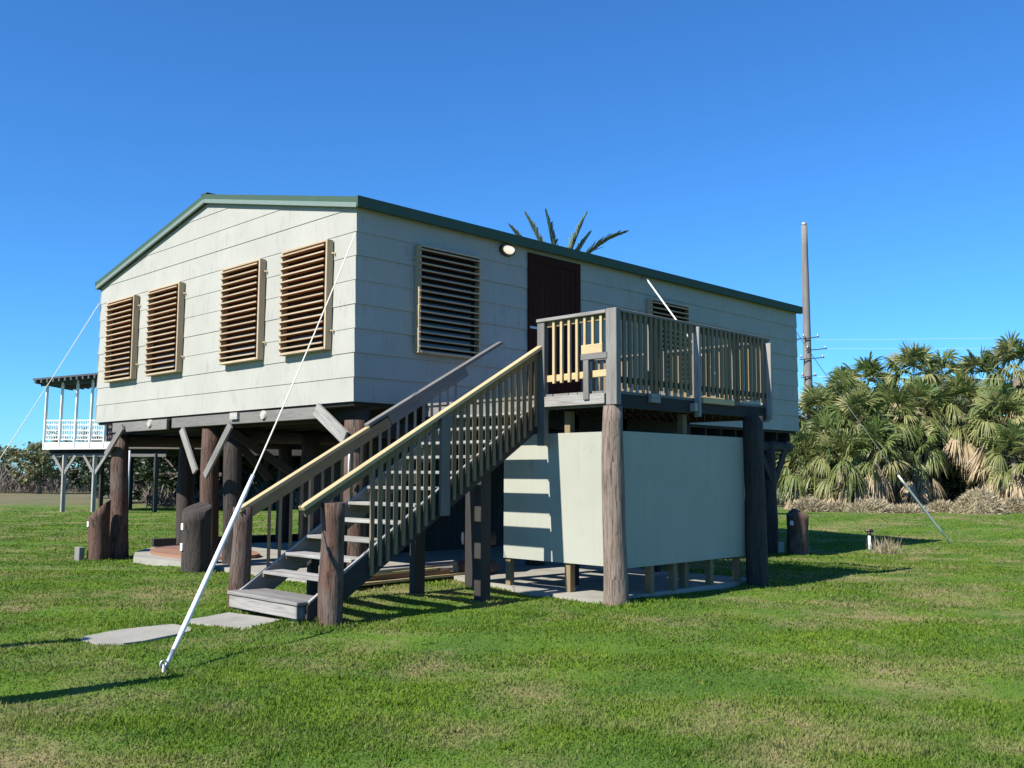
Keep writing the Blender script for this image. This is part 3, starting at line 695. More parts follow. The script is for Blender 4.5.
# handrails
HR = lambda x: 1.24 + (x + 2.43) * .5612
mb = MB(); mb.beam((-2.45, SR - .06, HR(-2.45)), (1.25, SR - .06, HR(1.25)), .10, .045, 'pine'); mb.build('handrail', st, bevel=.005)
mb = MB(); mb.beam((-2.40, SR - .03, HR(-2.40) - .075), (1.24, SR - .03, HR(1.24) - .075), .036, .10, 'treated'); mb.build('handrail_support', st, bevel=.004)
HL = lambda x: 1.21 + (x + 2.22) * .555
mb = MB(); mb.beam((-2.30, SL + .05, HL(-2.30)), (-.43, SL + .05, HL(-.43)), .10, .045, 'pine'); mb.beam((-2.28, SL + .03, HL(-2.28) - .09), (-.1, SL + .03, HL(-.1) - .09), .036, .14, 'treated'); mb.build('handrail', st, bevel=.005)
mb = MB(); mb.beam((-.46, SL + .05, HL(-.46) + .048), (2.02, SL + .05, HL(2.02) + .02), .10, .045, 'grey'); mb.beam((-.1, SL + .03, HL(-.1) - .05), (1.3, SL + .03, HL(1.3) - .05), .036, .18, 'grey'); mb.build('handrail', st, bevel=.005)
mb = MB(); mb.beam((.55, SL + .09, HL(.6) - .02), (.55, SL + .09, HL(.6) - .12), .05, .05, 'grey'); mb.build('bracket', st)
x = -1.50; k = 0
while x < 1.2:
    if abs(x + .45) > .07:
        z1 = HR(x) - .10; z0 = zl(x) - .32 + random.uniform(-.015, .015)
        mb = MB(); mb.box((x - .024, SR - .052, z0), (x + .024, SR - .022, z1 + .07), 'treated'); mb.build('baluster', st)
    x += .112
x = -1.9
while x < 1.2:
    mb = MB(); mb.box((x - .021, SL + .022, zl(x) - .32), (x + .021, SL + .05 - .02, HL(x) - .06), 'treated' if x < -.3 else 'grey'); mb.build('baluster', st); x += .15
mb = MB(); mb.box((-.53, SR - .10, 1.10), (-.38, SR - .054, HR(-.45) - .03), 'grey'); mb.build('newel_post', st, bevel=.005)
mb = MB(); mb.box((-1.28, SL + .05, -.1), (-1.16, SL + .14, HL(-1.2) - .03), 'darkwood'); mb.build('newel_post', st, bevel=.005)
for x, y in ((.35, SL - .06), (.35, SR + .1), (-.9, SL)):
    mb = MB(); mb.box((x - .09, y - .06, -.1), (x + .09, y + .06, zl(x) - .25), 'darkwood'); mb.build('support_post', st, bevel=.005)

# ------------------------------------------------------------------ cut log stubs beside the pilings
def stub(x, y, h, r, m, label, cut):
    z0 = float(gz(x, y)); root = thing('log_stub', label, 'post', (x, y, z0), 'cut log stubs beside the pilings')
    mb = log(x, y, z0 - .2, z0 + h, r, r * .97, m, n=8, seg=20, rough=.06)
    top = max(v[2] for v in mb.v)
    nv = []
    for v in mb.v:      # a slanting or peaked saw cut across the top
        vx, vy, vz = v
        if vz > z0 + h * .7:
            t = (vz - (z0 + h * .7)) / (h * .3)
            lt = ((vx - x) - (vy - y)) * .707; dz = cut[0] * lt + cut[1] * ((vx - x) + (vy - y)) * .707 - cut[2] * abs(lt)
            vz += dz * t
        nv.append((vx, vy, vz))
    mb.v = nv; mb.build('log', root)
    mb = MB(); mb.box((x - r - .012, y - .035, z0 + h * .66), (x - r + .03, y + .035, z0 + h * .76), 'white'); mb.build('metal_tag', root)
    if 'middle' in label:
        mb = MB(); mb.box((x - r - .012, y - .03, z0 + h * .34), (x - r + .03, y + .04, z0 + h * .45), 'white'); mb.build('metal_tag', root)
stub(-.30, 7.86, 1.00, .205, 'log', 'red-brown log stub with a steep slanting top in front of the far left piling', (.85, .2, .0))
stub(-.38, 3.78, 1.05, .24, 'log_dark', 'dark flat-topped log stub in front of the middle gable piling, metal tags on it', (0.1, .3, .12))
stub(11.80, -.46, 1.02, .24, 'log_mix', 'round-topped log stub at the right rear corner piling', (0, .1, .55))
mb = MB(); mb.box((-.66, 7.86, -.2), (-.55, 8.08, .17), 'grey'); tag(mb.build('timber_block', bevel=.01), 'small squared timber block beside the slant-topped red-brown log stub', 'block')

# ------------------------------------------------------------------ guy wires
def guy(name_label, a, top, sleeve_t, sag, has_sleeve=True, rs=.023):
    a, top = Vector(a), Vector(top); a.z = float(gz(a.x, a.y)) + .02
    root = thing('guy_wire', name_label, 'guy wire', a, 'guy wires anchoring the house')
    def P(t):
        p = a.lerp(top, t); p.z -= sag * 4 * t * (1 - t); return p
    mb = MB(); mb.tube([P(i / 24) for i in range(25)], .008, 'cable', 6); mb.build('cable', root)
    if has_sleeve:
        t0 = .03
        mb = MB(); mb.tube([P(t0 + (sleeve_t - t0) * i / 8) for i in range(9)], [rs * .8] + [rs] * 7 + [rs * .8], 'pvc', 10); mb.build('plastic_sleeve', root)
    mb = MB(); mb.tube([(a.x, a.y, a.z - .15), (a.x, a.y, a.z + .06)], .014, 'steel', 8); mb.tube([P(0.004), P(.035)], .018, 'steel', 8)
    mb.tube([(a.x + .03 * math.cos(t), a.y, a.z + .06 + .03 * math.sin(t)) for t in [i * .52 for i in range(13)]], .007, 'steel', 6); mb.build('ground_anchor', root)
    return root
guy('sloping guy wire with long white sleeve anchored in the lawn before the near gable corner', (-4.52, -3.71, 0), (-.05, -.03, 5.05), .33, .10)
guy('thin guy wire running down left from the far gable corner', (-2.3, 10.9, 0), (-.05, W - .02, 5.12), .28, .06)
guy('white sleeved guy wire at right, anchored in grass before the palms', (18.36, -1.29, 0), (L + .05, .02, 5.0), .36, .10, rs=.030)
g4 = thing('brace_rod', 'thin white rod slanting from the eave down across the right shutter to the porch railing', 'brace rod', (4.6, -2.0, DZ))
def hit(u, v, z):
    d = (FWD * FPX + RGT * (u - 512) + UPV * (384 - v)); t = (z - CAM.z) / d.z; return CAM + d * t
top4 = Vector((6.76, -.13, 5.38))
def solve_y(u, v, y):
    d = (FWD * FPX + RGT * (u - 512) + UPV * (384 - v)); t = (y - CAM.y) / d.y; return CAM + d * t
low4 = Vector((5.06, -2.6, 2.45))
low4 = solve_y(724, 386, -1.45)
mb = MB(); mb.tube([top4, low4], .015, 'pvc', 8); mb.build('rod', g4)
mb = MB(); mb.tube([top4 + Vector((0, .12, .03)), top4], .012, 'steel', 6); mb.build('eye_bolt', g4)

# ------------------------------------------------------------------ things lying under the house
def plank(name, label, lo, hi, m, rot=0, cat='plank', group='boards stored under the house'):
    c = (Vector(lo) + Vector(hi)) / 2; e = Vector(hi) - Vector(lo); mb = MB()
    d = Vector((math.cos(R(rot)), math.sin(R(rot)), 0)) * (e.x / 2)
    mb.beam(c - d, c + d, e.y, e.z, m); o = mb.build(name, bevel=.004); return tag(o, label, cat, group)
plank('plank', 'lowest long pale board of the lumber pile behind the stairs', (-.1, -.20, .05), (2.3, .10, .09), 'pine', 2)
plank('plank', 'reddish board second up in the lumber pile behind the stairs', (.15, -.14, .092), (1.75, .12, .16), 'red', -1)
plank('plank', 'tan board third up in the lumber pile behind the stairs', (.05, -.16, .163), (1.5, .11, .20), 'pine', 1)
plank('plank', 'bleached top board of the lumber pile behind the stairs', (.25, -.10, .203), (2.2, .22, .24), 'tread', 5)
plank('plank', 'long grey board lying on the slab behind the lumber pile', (.4, .55, .045), (2.9, .80, .10), 'grey', -3)
# plywood sheet with a round cut edge
mb = MB(); poly = smooth_poly([(.55, 4.85), (1.5, 4.9), (2.1, 7.4), (1.3, 8.1), (.35, 7.0), (.28, 5.5)], 4)
mb.prism(poly, .046, .11, 'red'); tag(mb.build('plywood_sheet', bevel=.004), 'red-brown wooden sheet lying on the slab behind the middle log stub', 'wooden sheet')
for i, (lab) in enumerate(('lower long red-brown timber on the slab left of the stairs', 'upper long red-brown timber on the slab left of the stairs')):
    plank('timber', lab, (.55, 3.2, .046 + i * .10), (3.7, 3.34, .144 + i * .10), 'red', 22 + i * 1.5, 'timber', 'timbers left of the stairs')
mb = MB(); mb.beam((1.2, 8.7, .13), (4.6, 8.3, .12), .12, .16, 'darkwood'); tag(mb.build('timber', bevel=.004), 'dark timber at the far edge of the slab', 'timber', 'timbers left of the stairs')
# heap of split logs behind the stairs
for i, (x, y, z, a, m, lab) in enumerate(((2.30, -.35, .14, 20, 'log_mix', 'short cut log lowest in the heap left of the enclosure'),
        (2.25, -.05, .15, -15, 'log', 'red cut log lowest at the back of the heap left of the enclosure'), (2.28, -.22, .38, 60, 'red', 'red-brown cut log standing out mid height in the heap'),
        (2.36, -.12, .60, -30, 'log_mix', 'grey cut log second from the top of the heap'), (2.30, -.18, .82, 35, 'log', 'dark cut log on top of the heap by the enclosure'))):
    d = Vector((math.cos(R(a)), math.sin(R(a)), 0)) * .26
    mb = MB(); mb.tube([Vector((x, y, z)) - d, Vector((x, y, z)), Vector((x, y, z)) + d], [.10, .12, .11], m, 10, .08, capm='log_end'); tag(mb.build('cut_log'), lab, 'log', 'cut logs heaped behind the stairs')

# ------------------------------------------------------------------ small things in the lawn
v = from_px(861, 550, 25.2); vx, vy = 14.0, -1.0
base = Vector((14.55, -.85, 0)); base.z = float(gz(base.x, base.y))
tap = thing('standpipe', 'short white standpipe with a dark valve head in the lawn', 'standpipe', base)
mb = MB(); mb.tube([base + Vector((0, 0, -.1)), base + Vector((0, 0, .36))], .032, 'pvc', 12); mb.build('pipe', tap)
mb = MB(); mb.tube([base + Vector((0, 0, .36)), base + Vector((0, 0, .44))], .045, 'bronze', 12); mb.tube([base + Vector((-.07, .06, .46)), base + Vector((.07, -.06, .46))], .035, 'bronze', 10); mb.tube([base + Vector((0, 0, .44)), base + Vector((0, 0, .50))], .06, 'bronze', 12); mb.build('valve_head', tap)

# ------------------------------------------------------------------ foliage generators
def leafquads(P, dirs, nrm, ln, wd):
    """arrays of points, directions, side vectors -> quads"""
    s = np.cross(dirs, nrm); s /= np.linalg.norm(s, axis=1)[:, None] + 1e-9
    w_ = s * wd[:, None] / 2; d = dirs * ln[:, None]
    V = np.stack([P - w_ * .35, P + w_ * .35, P + d * .55 + w_, P + d, P + d * .55 - w_], 1)
    return V
def rand_dirs(n):
    v = rng.normal(size=(n, 3)); return v / np.linalg.norm(v, axis=1)[:, None]
def link(name, me, parent=None):
    o = bpy.data.objects.new(name, me); COL.objects.link(o); o.parent = parent; return o

def fan_leaf(pitch, az, pet, Rr, span, nb, droop, fold=0.0, dead=False):
    """one costapalmate leaf at the origin: blades as bent strips. returns list of quads"""
    out = []
    ca, sa = math.cos(az), math.sin(az); cp, sp = math.cos(pitch), math.sin(pitch)
    X = np.array([ca * cp, sa * cp, sp]); Yv = np.array([-sa, ca, 0]); Zv = np.cross(X, Yv)
    roll = rng.normal() * .35; Y2 = Yv * math.cos(roll) + Zv * math.sin(roll); Z2 = np.cross(X, Y2)
    hub = X * pet
    hub[2] -= .12 * pet * cp
    w0 = .018
    out.append([X * .1 - Y2 * w0, X * .1 + Y2 * w0, hub + Y2 * w0, hub - Y2 * w0])
    for i in range(nb):
        t = (i + .5) / nb * 2 - 1 + rng.normal() * .02; th = t * span / 2
        ln = Rr * (1 - .22 * abs(t)) * rng.uniform(.82, 1.1)
        d = X * math.cos(th) + Y2 * math.sin(th) + Z2 * (fold * (-abs(math.sin(th))) + rng.normal() * .10)
        d /= np.linalg.norm(d); side = np.cross(d, Z2 + rng.normal(size=3) * .35); side /= np.linalg.norm(side)
        p = hub.copy(); wds = [.012, .042, .030, .003]; prev = None
        for k, (fr, wk) in enumerate(zip((0, .42, .75, 1.0), wds)):
            q = hub + d * ln * fr; q[2] -= droop * ln * max(0, fr - .3) ** 2 * 1.9
            a_, b_ = q - side * wk * Rr, q + side * wk * Rr
            if prev is not None: out.append([prev[0], prev[1], b_, a_])
            prev = (a_, b_)
    return out

def fan_crown(nl, Rr, pet, base_el=-22, dead=False):
    V = []; T = []
    for i in range(nl):
        f_ = i / max(1, nl - 1)
        el = R(84 + (base_el - 84) * f_ ** .9 + rng.normal() * 6) if not dead else R(-40 - 44 * rng.random())
        az = i * 2.39996 + rng.normal() * .25
        if dead: q = fan_leaf(el, az, pet * rng.uniform(.6, 1.1), Rr * rng.uniform(.7, 1.0), R(rng.uniform(50, 110)), 14, .5, .6)
        else: q = fan_leaf(el, az, pet * rng.uniform(.8, 1.15), Rr * rng.uniform(.85, 1.1), R(rng.uniform(195, 260)), 26, rng.uniform(.3, 1.0) * (1.2 if f_ > .5 else .45), .35)
        tone = rng.random() * .5 + (.25 * f_ if not dead else .2) + (.3 if rng.random() < .12 else 0)
        off = rng.normal(size=3) * .04 + (np.array([0, 0, -.5 * f_]) if not dead else np.array([0, 0, -.35 - 1.1 * rng.random()]))
        for k in q: V.append([p + off for p in k]); T.append(min(1, tone + rng.normal() * .05))
    return np.array(V), np.array(T)
def fan_palm_meshes(tag_, nl, nd, Rr, pet):
    V, T = fan_crown(nl, Rr, pet); cr = trimesh('fronds', V, 'palm', T, 4)
    V, T = fan_crown(nd, Rr, pet * .8, dead=True); dd = trimesh('dead_fronds', V, 'palmdead', T, 4)
    return cr, dd
variants = [fan_palm_meshes('a', 25, 48, 1.02, .95), fan_palm_meshes('b', 21, 64, 1.06, .85), fan_palm_meshes('c', 29, 38, .96, 1.0)]
def fan_palm(pos, h, var, sc, label, group):
    """h = height of crown centre"""
    x, y = pos; z = float(gz(x, y)); root = thing('fan_palm', label, 'palm tree', (x, y, z), group)
    mb = MB(); lx, ly = rng.normal() * .25, rng.normal() * .25; n = 10
    mb.tube([(x + lx * (i / (n - 1)) ** 2, y + ly * (i / (n - 1)) ** 2, z - .2 + (h - .35) * i / (n - 1)) for i in range(n)], [.2 + .03 * math.sin(i * 2.2) for i in range(n)], 'bark', 10, .08); mb.build('trunk', root)
    cr, dd = variants[var % 3]
    for nm, me_ in (('fronds', cr), ('dead_fronds', dd)):
        o = link(nm, me_, root); o.location = (lx, ly, h); o.rotation_euler = (rng.normal() * .08, rng.normal() * .08, rng.random() * 6.28); o.scale = (sc * (1.22 if nm == 'dead_fronds' else 1),) * 3
    return root
def ground_at(u, D):
    d = FWD * FPX + RGT * (u - 512); d.z = 0; d = d / FPX * D; p = CAM + d; return (p.x, p.y)

# right-hand palm thicket: (pixel column, distance, crown height, variant, scale)
PR = [(838, 50, 5.6, 0, 1.0, 'leftmost tall fan palm of the thicket, beside the utility pole'),
      (872, 53, 6.6, 1, 1.05, 'tall fan palm second from the left on the thicket skyline'),
      (905, 52, 7.1, 2, 1.05, 'tall fan palm with upright fronds left of the sky gap'),
      (948, 56, 7.2, 0, 1.1, 'tall fan palm on the skyline right of the sky gap'),
      (985, 53, 7.0, 1, 1.05, 'fan palm on the skyline above the dark hollow'),
      (1018, 50, 7.2, 2, 1.1, 'highest fan palm at the right edge of the picture'),
      (822, 47.5, 3.2, 1, 1.0, 'low fan palm at the left end of the thicket with hanging thatch'),
      (856, 47, 4.4, 2, 1.0, 'middle height fan palm behind the thin guy wire'),
      (893, 47.5, 4.7, 0, 1.0, 'middle height fan palm with pale dead skirt left of the dark hollow'),
      (878, 45.5, 2.9, 1, .95, 'low fan palm whose brown thatch hangs to the mounds, left of the white sleeve'),
      (845, 45.5, 2.5, 2, .9, 'lowest fan palm at left, tan skirt over the dry grass'),
      (930, 49, 5.0, 1, 1.0, 'middle height fan palm arching over the dark hollow'),
      (965, 49, 5.3, 2, 1.0, 'fan palm directly above the dark hollow'),
      (1000, 46.5, 4.4, 0, 1.05, 'middle height fan palm right of the dark hollow'),
      (1008, 45.0, 2.7, 1, .95, 'low fan palm with grey thatch at the right edge of the picture'),
      (912, 46.5, 3.1, 2, .85, 'small fan palm just right of the white sleeve'),
      (812, 49, 4.6, 2, 1.0, 'middle height fan palm close behind the rear corner of the house'),
      (800, 47, 2.3, 0, .95, 'low fan palm half hidden by the rear corner of the house'),
      (1060, 48, 6.0, 1, 1.1, 'fan palm just past the right edge of the picture'),
      (1100, 50, 6.5, 2, 1.1, 'fan palm well past the right edge of the picture')]
for u_, D_, h_, va, sc, lab in PR:
    fan_palm(ground_at(u_, D_), h_, va, sc, lab, 'fan palms in the thicket on the right')

def tree_mesh(ncl, rx, rz, zc, leafn, ls, mat, flat=1.0, seedv=0):
    C_ = rand_dirs(ncl) * (rng.random(ncl)[:, None] ** .45); C_ = C_ * np.array([rx, rx, rz]) + np.array([0, 0, zc])
    P = []; tn = []
    for c in C_:
        k = int(leafn * rng.uniform(.6, 1.4)); r_ = rng.uniform(.35, .75) * rx * .36
        P.append(c + rand_dirs(k) * (rng.random(k)[:, None] ** .5) * r_ * np.array([1, 1, .75])); tn.append(np.clip(rng.random() * .5 + rng.random(k) * .5, 0, 1))
    P = np.concatenate(P); tn = np.concatenate(tn); n = len(P)
    V = leafquads(P, rand_dirs(n) * np.array([1, 1, .7]), rand_dirs(n), ls * rng.uniform(.6, 1.4, n), ls * .5 * rng.uniform(.6, 1.3, n))
    return trimesh('foliage', V, mat, tn, 5), C_
def leafy_tree(pos, meC, label, cat, group, sc=1.0, name='leafy_tree', th=2.0):
    x, y = pos; z = float(gz(x, y)); me_, C_ = meC; root = thing(name, label, cat, (x, y, z), group)
    mb = MB(); mb.tube([(x, y, z - .3), (x + .1 * sc, y, z + th * .5 * sc), (x, y + .1 * sc, z + th * sc)], [.22 * sc, .17 * sc, .13 * sc], 'bark', 8, .08)
    for c in C_[:: max(1, len(C_) // 9)]:
        mb.tube([(x, y + .1 * sc, z + th * .9 * sc), (x + c[0] * .5 * sc, y + c[1] * .5 * sc, z + (th + (c[2] - th) * .6) * sc), (x + c[0] * sc, y + c[1] * sc, z + c[2] * sc)], [.09 * sc, .05 * sc, .015 * sc], 'bark', 5)
    mb.build('trunk', root); o = link('foliage', me_, root); o.scale = (sc,) * 3; o.rotation_euler = (0, 0, rng.random() * 6.28)
    return root
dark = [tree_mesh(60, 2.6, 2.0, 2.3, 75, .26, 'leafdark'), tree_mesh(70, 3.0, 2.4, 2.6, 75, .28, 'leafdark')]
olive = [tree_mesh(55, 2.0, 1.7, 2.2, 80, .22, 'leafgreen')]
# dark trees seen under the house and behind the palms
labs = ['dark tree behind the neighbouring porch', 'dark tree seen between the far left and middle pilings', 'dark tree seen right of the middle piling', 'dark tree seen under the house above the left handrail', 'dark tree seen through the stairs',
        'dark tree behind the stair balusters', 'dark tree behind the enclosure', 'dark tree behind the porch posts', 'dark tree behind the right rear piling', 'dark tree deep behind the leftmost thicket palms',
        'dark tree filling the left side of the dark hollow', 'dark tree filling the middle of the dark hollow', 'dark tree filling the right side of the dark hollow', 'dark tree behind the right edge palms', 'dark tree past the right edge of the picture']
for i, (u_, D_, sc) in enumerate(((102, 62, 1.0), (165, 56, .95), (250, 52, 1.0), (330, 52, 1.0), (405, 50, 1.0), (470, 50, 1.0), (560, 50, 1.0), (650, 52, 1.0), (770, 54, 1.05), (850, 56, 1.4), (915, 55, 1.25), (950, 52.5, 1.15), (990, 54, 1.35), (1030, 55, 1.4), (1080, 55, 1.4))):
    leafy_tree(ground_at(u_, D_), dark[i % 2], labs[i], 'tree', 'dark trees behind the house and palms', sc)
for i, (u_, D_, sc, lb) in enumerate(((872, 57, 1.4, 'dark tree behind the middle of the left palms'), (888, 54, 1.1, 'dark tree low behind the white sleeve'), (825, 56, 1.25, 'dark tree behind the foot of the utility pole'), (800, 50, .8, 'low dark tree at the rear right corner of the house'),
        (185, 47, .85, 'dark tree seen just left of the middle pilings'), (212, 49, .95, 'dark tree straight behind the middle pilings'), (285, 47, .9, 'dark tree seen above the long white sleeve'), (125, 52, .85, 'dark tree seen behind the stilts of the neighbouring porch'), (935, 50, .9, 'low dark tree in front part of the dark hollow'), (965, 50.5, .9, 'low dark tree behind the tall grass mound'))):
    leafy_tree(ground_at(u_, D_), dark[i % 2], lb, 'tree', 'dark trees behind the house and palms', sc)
leafy_tree(ground_at(44, 74), tree_mesh(60, 2.3, 2.2, 2.9, 85, .26, 'leafgreen'), 'shaggy olive tree on a leaning pale trunk left of the neighbouring porch', 'tree', None, 1.0, th=1.6)
leafy_tree(ground_at(-4, 78), olive[0], 'small green tree cut by the left edge of the picture', 'tree', None, .95)
leafy_tree(ground_at(818, 47), olive[0], 'olive shrub at the foot of the utility pole', 'shrub', None, .62, name='leafy_shrub', th=1.0)

# leafless scrub along the far field
def scrub(n, u0, u1, D0, D1, hmax, mat):
    uu = rng.uniform(u0, u1, n); DD = rng.uniform(D0, D1, n); P = np.array([ground_at(a_, b_) for a_, b_ in zip(uu, DD)])
    hh = hmax * (.45 + .55 * np.abs(np.sin(uu * .06 + 1) * np.sin(uu * .023 + 2))) * rng.random(n) ** .6
    P3 = np.column_stack([P, np.zeros(n) + hh * rng.random(n) * .6]); d = rand_dirs(n) * .8 + np.array([0, 0, 1.0]); d /= np.linalg.norm(d, axis=1)[:, None]
    return leafquads(P3, d, rand_dirs(n), hh * .45 + .2, np.full(n, .055))
V = scrub(26000, -140, 560, 74, 92, 3.6, 'twig'); me = trimesh('far_scrub', V, 'twig', rng.random(len(V)), 5)
o = link('far_scrub', me); tag(o, 'grey-brown leafless scrub along the far edge of the field', 'scrub'); o['kind'] = 'stuff'
V = scrub(9000, 150, 420, 44, 52, 1.6, 'twig'); me = trimesh('near_scrub', V, 'twig', rng.random(len(V)), 5)
o = link('near_scrub', me); tag(o, 'pale tangled brush seen through the gap between the pilings', 'scrub'); o['kind'] = 'stuff'

# dry grass mounds at the palms' feet
def mound(u_, D_, rx, h, label, n=2600):
    x, y = ground_at(u_, D_); z = float(gz(x, y)); root = thing('grass_mound', label, 'grass mound', (x, y, z), 'dry grass mounds under the palms')
    mb = MB(); nr, ns = 6, 20
    def Pt(i, j): 
        t = i / nr; r_ = rx * t * (1 + .1 * math.sin(3 * j + u_)); return (x + r_ * math.cos(j * 6.2832 / ns), y + r_ * .7 * math.sin(j * 6.2832 / ns), z - .05 + h * math.cos(t * math.pi / 2) ** .8)
    for i in range(nr):
        for j in range(ns): mb.face([Pt(i, j), Pt(i + 1, j), Pt(i + 1, j + 1), Pt(i, j + 1)], 'straw', smooth=True)
    mb.tone = [.2] * len(mb.f); mb.build('heap', root)
    t = rng.random(n) ** .5; a_ = rng.random(n) * 6.2832; P = np.column_stack([rx * t * np.cos(a_), rx * .7 * t * np.sin(a_), h * np.cos(t * np.pi / 2) ** .8 - .08])
    d = np.column_stack([np.cos(a_) * t, np.sin(a_) * t, np.full(n, .45)]) + rng.normal(size=(n, 3)) * .6; d /= np.linalg.norm(d, axis=1)[:, None]
    V = leafquads(P, d, rand_dirs(n), rng.uniform(.10, .34, n), np.full(n, .035)); o = link('dry_blades', trimesh('dry_blades', V, 'straw', rng.random(n), 5), root)
for a_ in ((806, 44, 1.0, .55, 'dry grass mound beside the right rear corner of the house'), (835, 44.5, 1.1, .35, 'low dry grass mound under the leftmost palms'), (868, 43.5, 1.4, .5, 'dry grass mound left of the white sleeve'),
           (905, 43, 1.2, .28, 'flat dry grass mound crossed by the white sleeve'), (938, 44.5, .9, .4, 'dry grass mound at the left of the dark hollow'), (975, 42.5, 1.45, 1.0, 'tall rounded dry grass mound before the dark hollow'),
           (1012, 43.5, .9, .6, 'dry grass mound at the right edge of the picture'), (1050, 42.5, 1.5, .7, 'dry grass mound past the right edge')): mound(*a_)
# dry weed by the standpipe
n = 260; x, y = 13.9, -1.55; z = float(gz(x, y)); P = np.column_stack([rng.normal(size=n) * .16, rng.normal(size=n) * .16, np.zeros(n)])
d = rng.normal(size=(n, 3)) * .55 + np.array([0, 0, 1]); d /= np.linalg.norm(d, axis=1)[:, None]
o = link('weed_clump', trimesh('weed_clump', leafquads(P, d, rand_dirs(n), rng.uniform(.12, .5, n), np.full(n, .012)), 'straw', rng.random(n), 5)); o.location = (x, y, z)
tag(o, 'wispy dry weed clump right of the white standpipe', 'weed')

# feather palm behind the roof
dp = from_px(560, 278, 34); gx_, gy_ = dp.x, dp.y; hz = dp.z
root = thing('feather_palm', 'feather palm whose upper fronds rise above the roof ridge', 'palm tree', (gx_, gy_, 0))
mb = MB(); mb.tube([(gx_, gy_, -.3 + (hz - .2) * i / 11) for i in range(12)], [.24 + .02 * (i % 2) for i in range(12)], 'bark', 12, .06); mb.build('trunk', root)
def frond(az_u, el, ln, droop):
    """az_u: heading in the picture plane's right (0) .. away (90) frame"""
    h = Vector((RGT.x, RGT.y, 0)).normalized() * math.cos(R(az_u)) + Vector((FWD.x, FWD.y, 0)).normalized() * math.sin(R(az_u))
    pts = []; p = Vector((0, 0, 0)); e = R(el); n = 14
    for i in range(n + 1):
        pts.append(p.copy()); p = p + (h * math.cos(e) + Vector((0, 0, 1)) * math.sin(e)) * (ln / n); e -= R(droop) / n * (0.3 + 1.4 * i / n)
    Vv = []; T = []
    side = h.cross(Vector((0, 0, 1))).normalized(); tn = rng.random() * .5
    for i in range(n):
        a_, b_ = pts[i], pts[i + 1]; ax = (b_ - a_).normalized(); nu = side.cross(ax)
        w_ = .03 * (1 - i / n) + .008
        Vv.append([a_ - side * w_, a_ + side * w_, b_ + side * w_, b_ - side * w_]); T.append(.9)
        if i < 2: continue
        for k in range(8):
            c = a_.lerp(b_, k / 8)
            L_ = .56 * math.sin(math.pi * min(1, (i + k / 8) / n * .8 + .2)) + .12
            for sg in (-1, 1):
                d = (side * sg * .75 + ax * 1.1 + nu * .25 + Vector(rng.normal(size=3) * .1)).normalized(); q = c + d * L_ - Vector((0, 0, .1 * L_))
                wv = ax.cross(d).normalized().cross(d) * .046
                Vv.append([c - wv, c + wv, q + wv * .3, q - wv * .3]); T.append(min(1, tn + rng.random() * .3))
    return np.array([[tuple(x) for x in f_] for f_ in Vv]), np.array(T)
for az_u, el, ln, dr_ in ((180, 50, 2.85, -4), (178, 66, 2.95, 2), (165, 80, 2.85, 2), (10, 73, 2.9, 8), (8, 64, 2.3, 8), (0, 54, 3.15, 42), (200, 20, 2.6, 60), (250, 20, 2.6, 70), (300, 10, 2.6, 70), (120, 15, 2.6, 60), (80, 10, 2.6, 60), (30, 0, 2.6, 60), (0, -10, 2.4, 60), (180, -5, 2.4, 60)):
    Vq, T = frond(az_u, el, ln, dr_); o = link('frond', trimesh('frond', Vq, 'date', T, 4), root); o.location = (0, 0, hz - .35)

# ------------------------------------------------------------------ utility pole and lines
px, py = ground_at(808, 54); tz = from_px(806, 222, 54).z
pl = thing('utility_pole', 'tall grey wooden utility pole behind the right end of the house', 'utility pole', (px, py, 0))
mb = MB(); mb.tube([(px, py, -.5 + (tz + .5) * i / 14) for i in range(15)], [.30 - .13 * i / 14 for i in range(15)], 'pole', 14, .02); mb.build('pole', pl)
mb = MB(); mb.tube([(px, py, tz), (px, py, tz + .14), (px, py, tz + .22)], [.15, .16, .05], 'steel', 12); mb.build('pole_cap', pl)
h_ = Vector((RGT.x, RGT.y, 0)).normalized()
Pp = Vector((px, py, 0))
for dz, l0, l1 in ((9.15, -.35, .6), (8.5, -.15, 1.0), (8.0, -.5, .85), (7.0, -.45, .4)):
    mb = MB(); mb.beam(Pp + h_ * l0 + Vector((0, 0, dz)) - FWD * .3, Pp + h_ * l1 + Vector((0, 0, dz + .12)) - FWD * .3, .035, .05, 'darkwood'); cb = mb.build('cross_bracket', pl)
    mb = MB()
    for s_ in (l0 + .08, l1 - .08): c_ = Pp + h_ * s_ + Vector((0, 0, dz + .1)) - FWD * .3; mb.tube([c_, c_ + Vector((0, 0, .18))], [.06, .035], 'steel', 8)
    mb.build('insulator', cb)
mb = MB(); mb.tube([Pp + h_ * -.3 + Vector((0, 0, 9.2)), Pp + h_ * -1.3 + Vector((0, 0, 8.9)), Pp + h_ * -.6 + Vector((0, 0, 8.2))], .035, 'bronze', 6); mb.build('jumper_cable', pl)
for z0_, z1_, far, lab in ((7.05, 7.25, 40, 'pale overhead line running right from the pole across the palm tops'), (9.1, 10.6, 60, 'faint upper overhead line climbing right from the pole'), (8.6, 9.7, 60, 'faint lower overhead line climbing right from the pole')):
    a_ = Pp + h_ * .4 + Vector((0, 0, z0_)) - FWD * .25; b_ = Pp + h_ * far + Vector((0, 0, z1_)) - FWD * (22 if z0_ < 8 else 4)
    mb = MB(); mb.tube([a_.lerp(b_, i / 12) - Vector((0, 0, .25 * 4 * (i / 12) * (1 - i / 12))) for i in range(13)], .0055, 'cable', 5); tag(mb.build('overhead_line'), lab, 'power line', 'overhead lines')

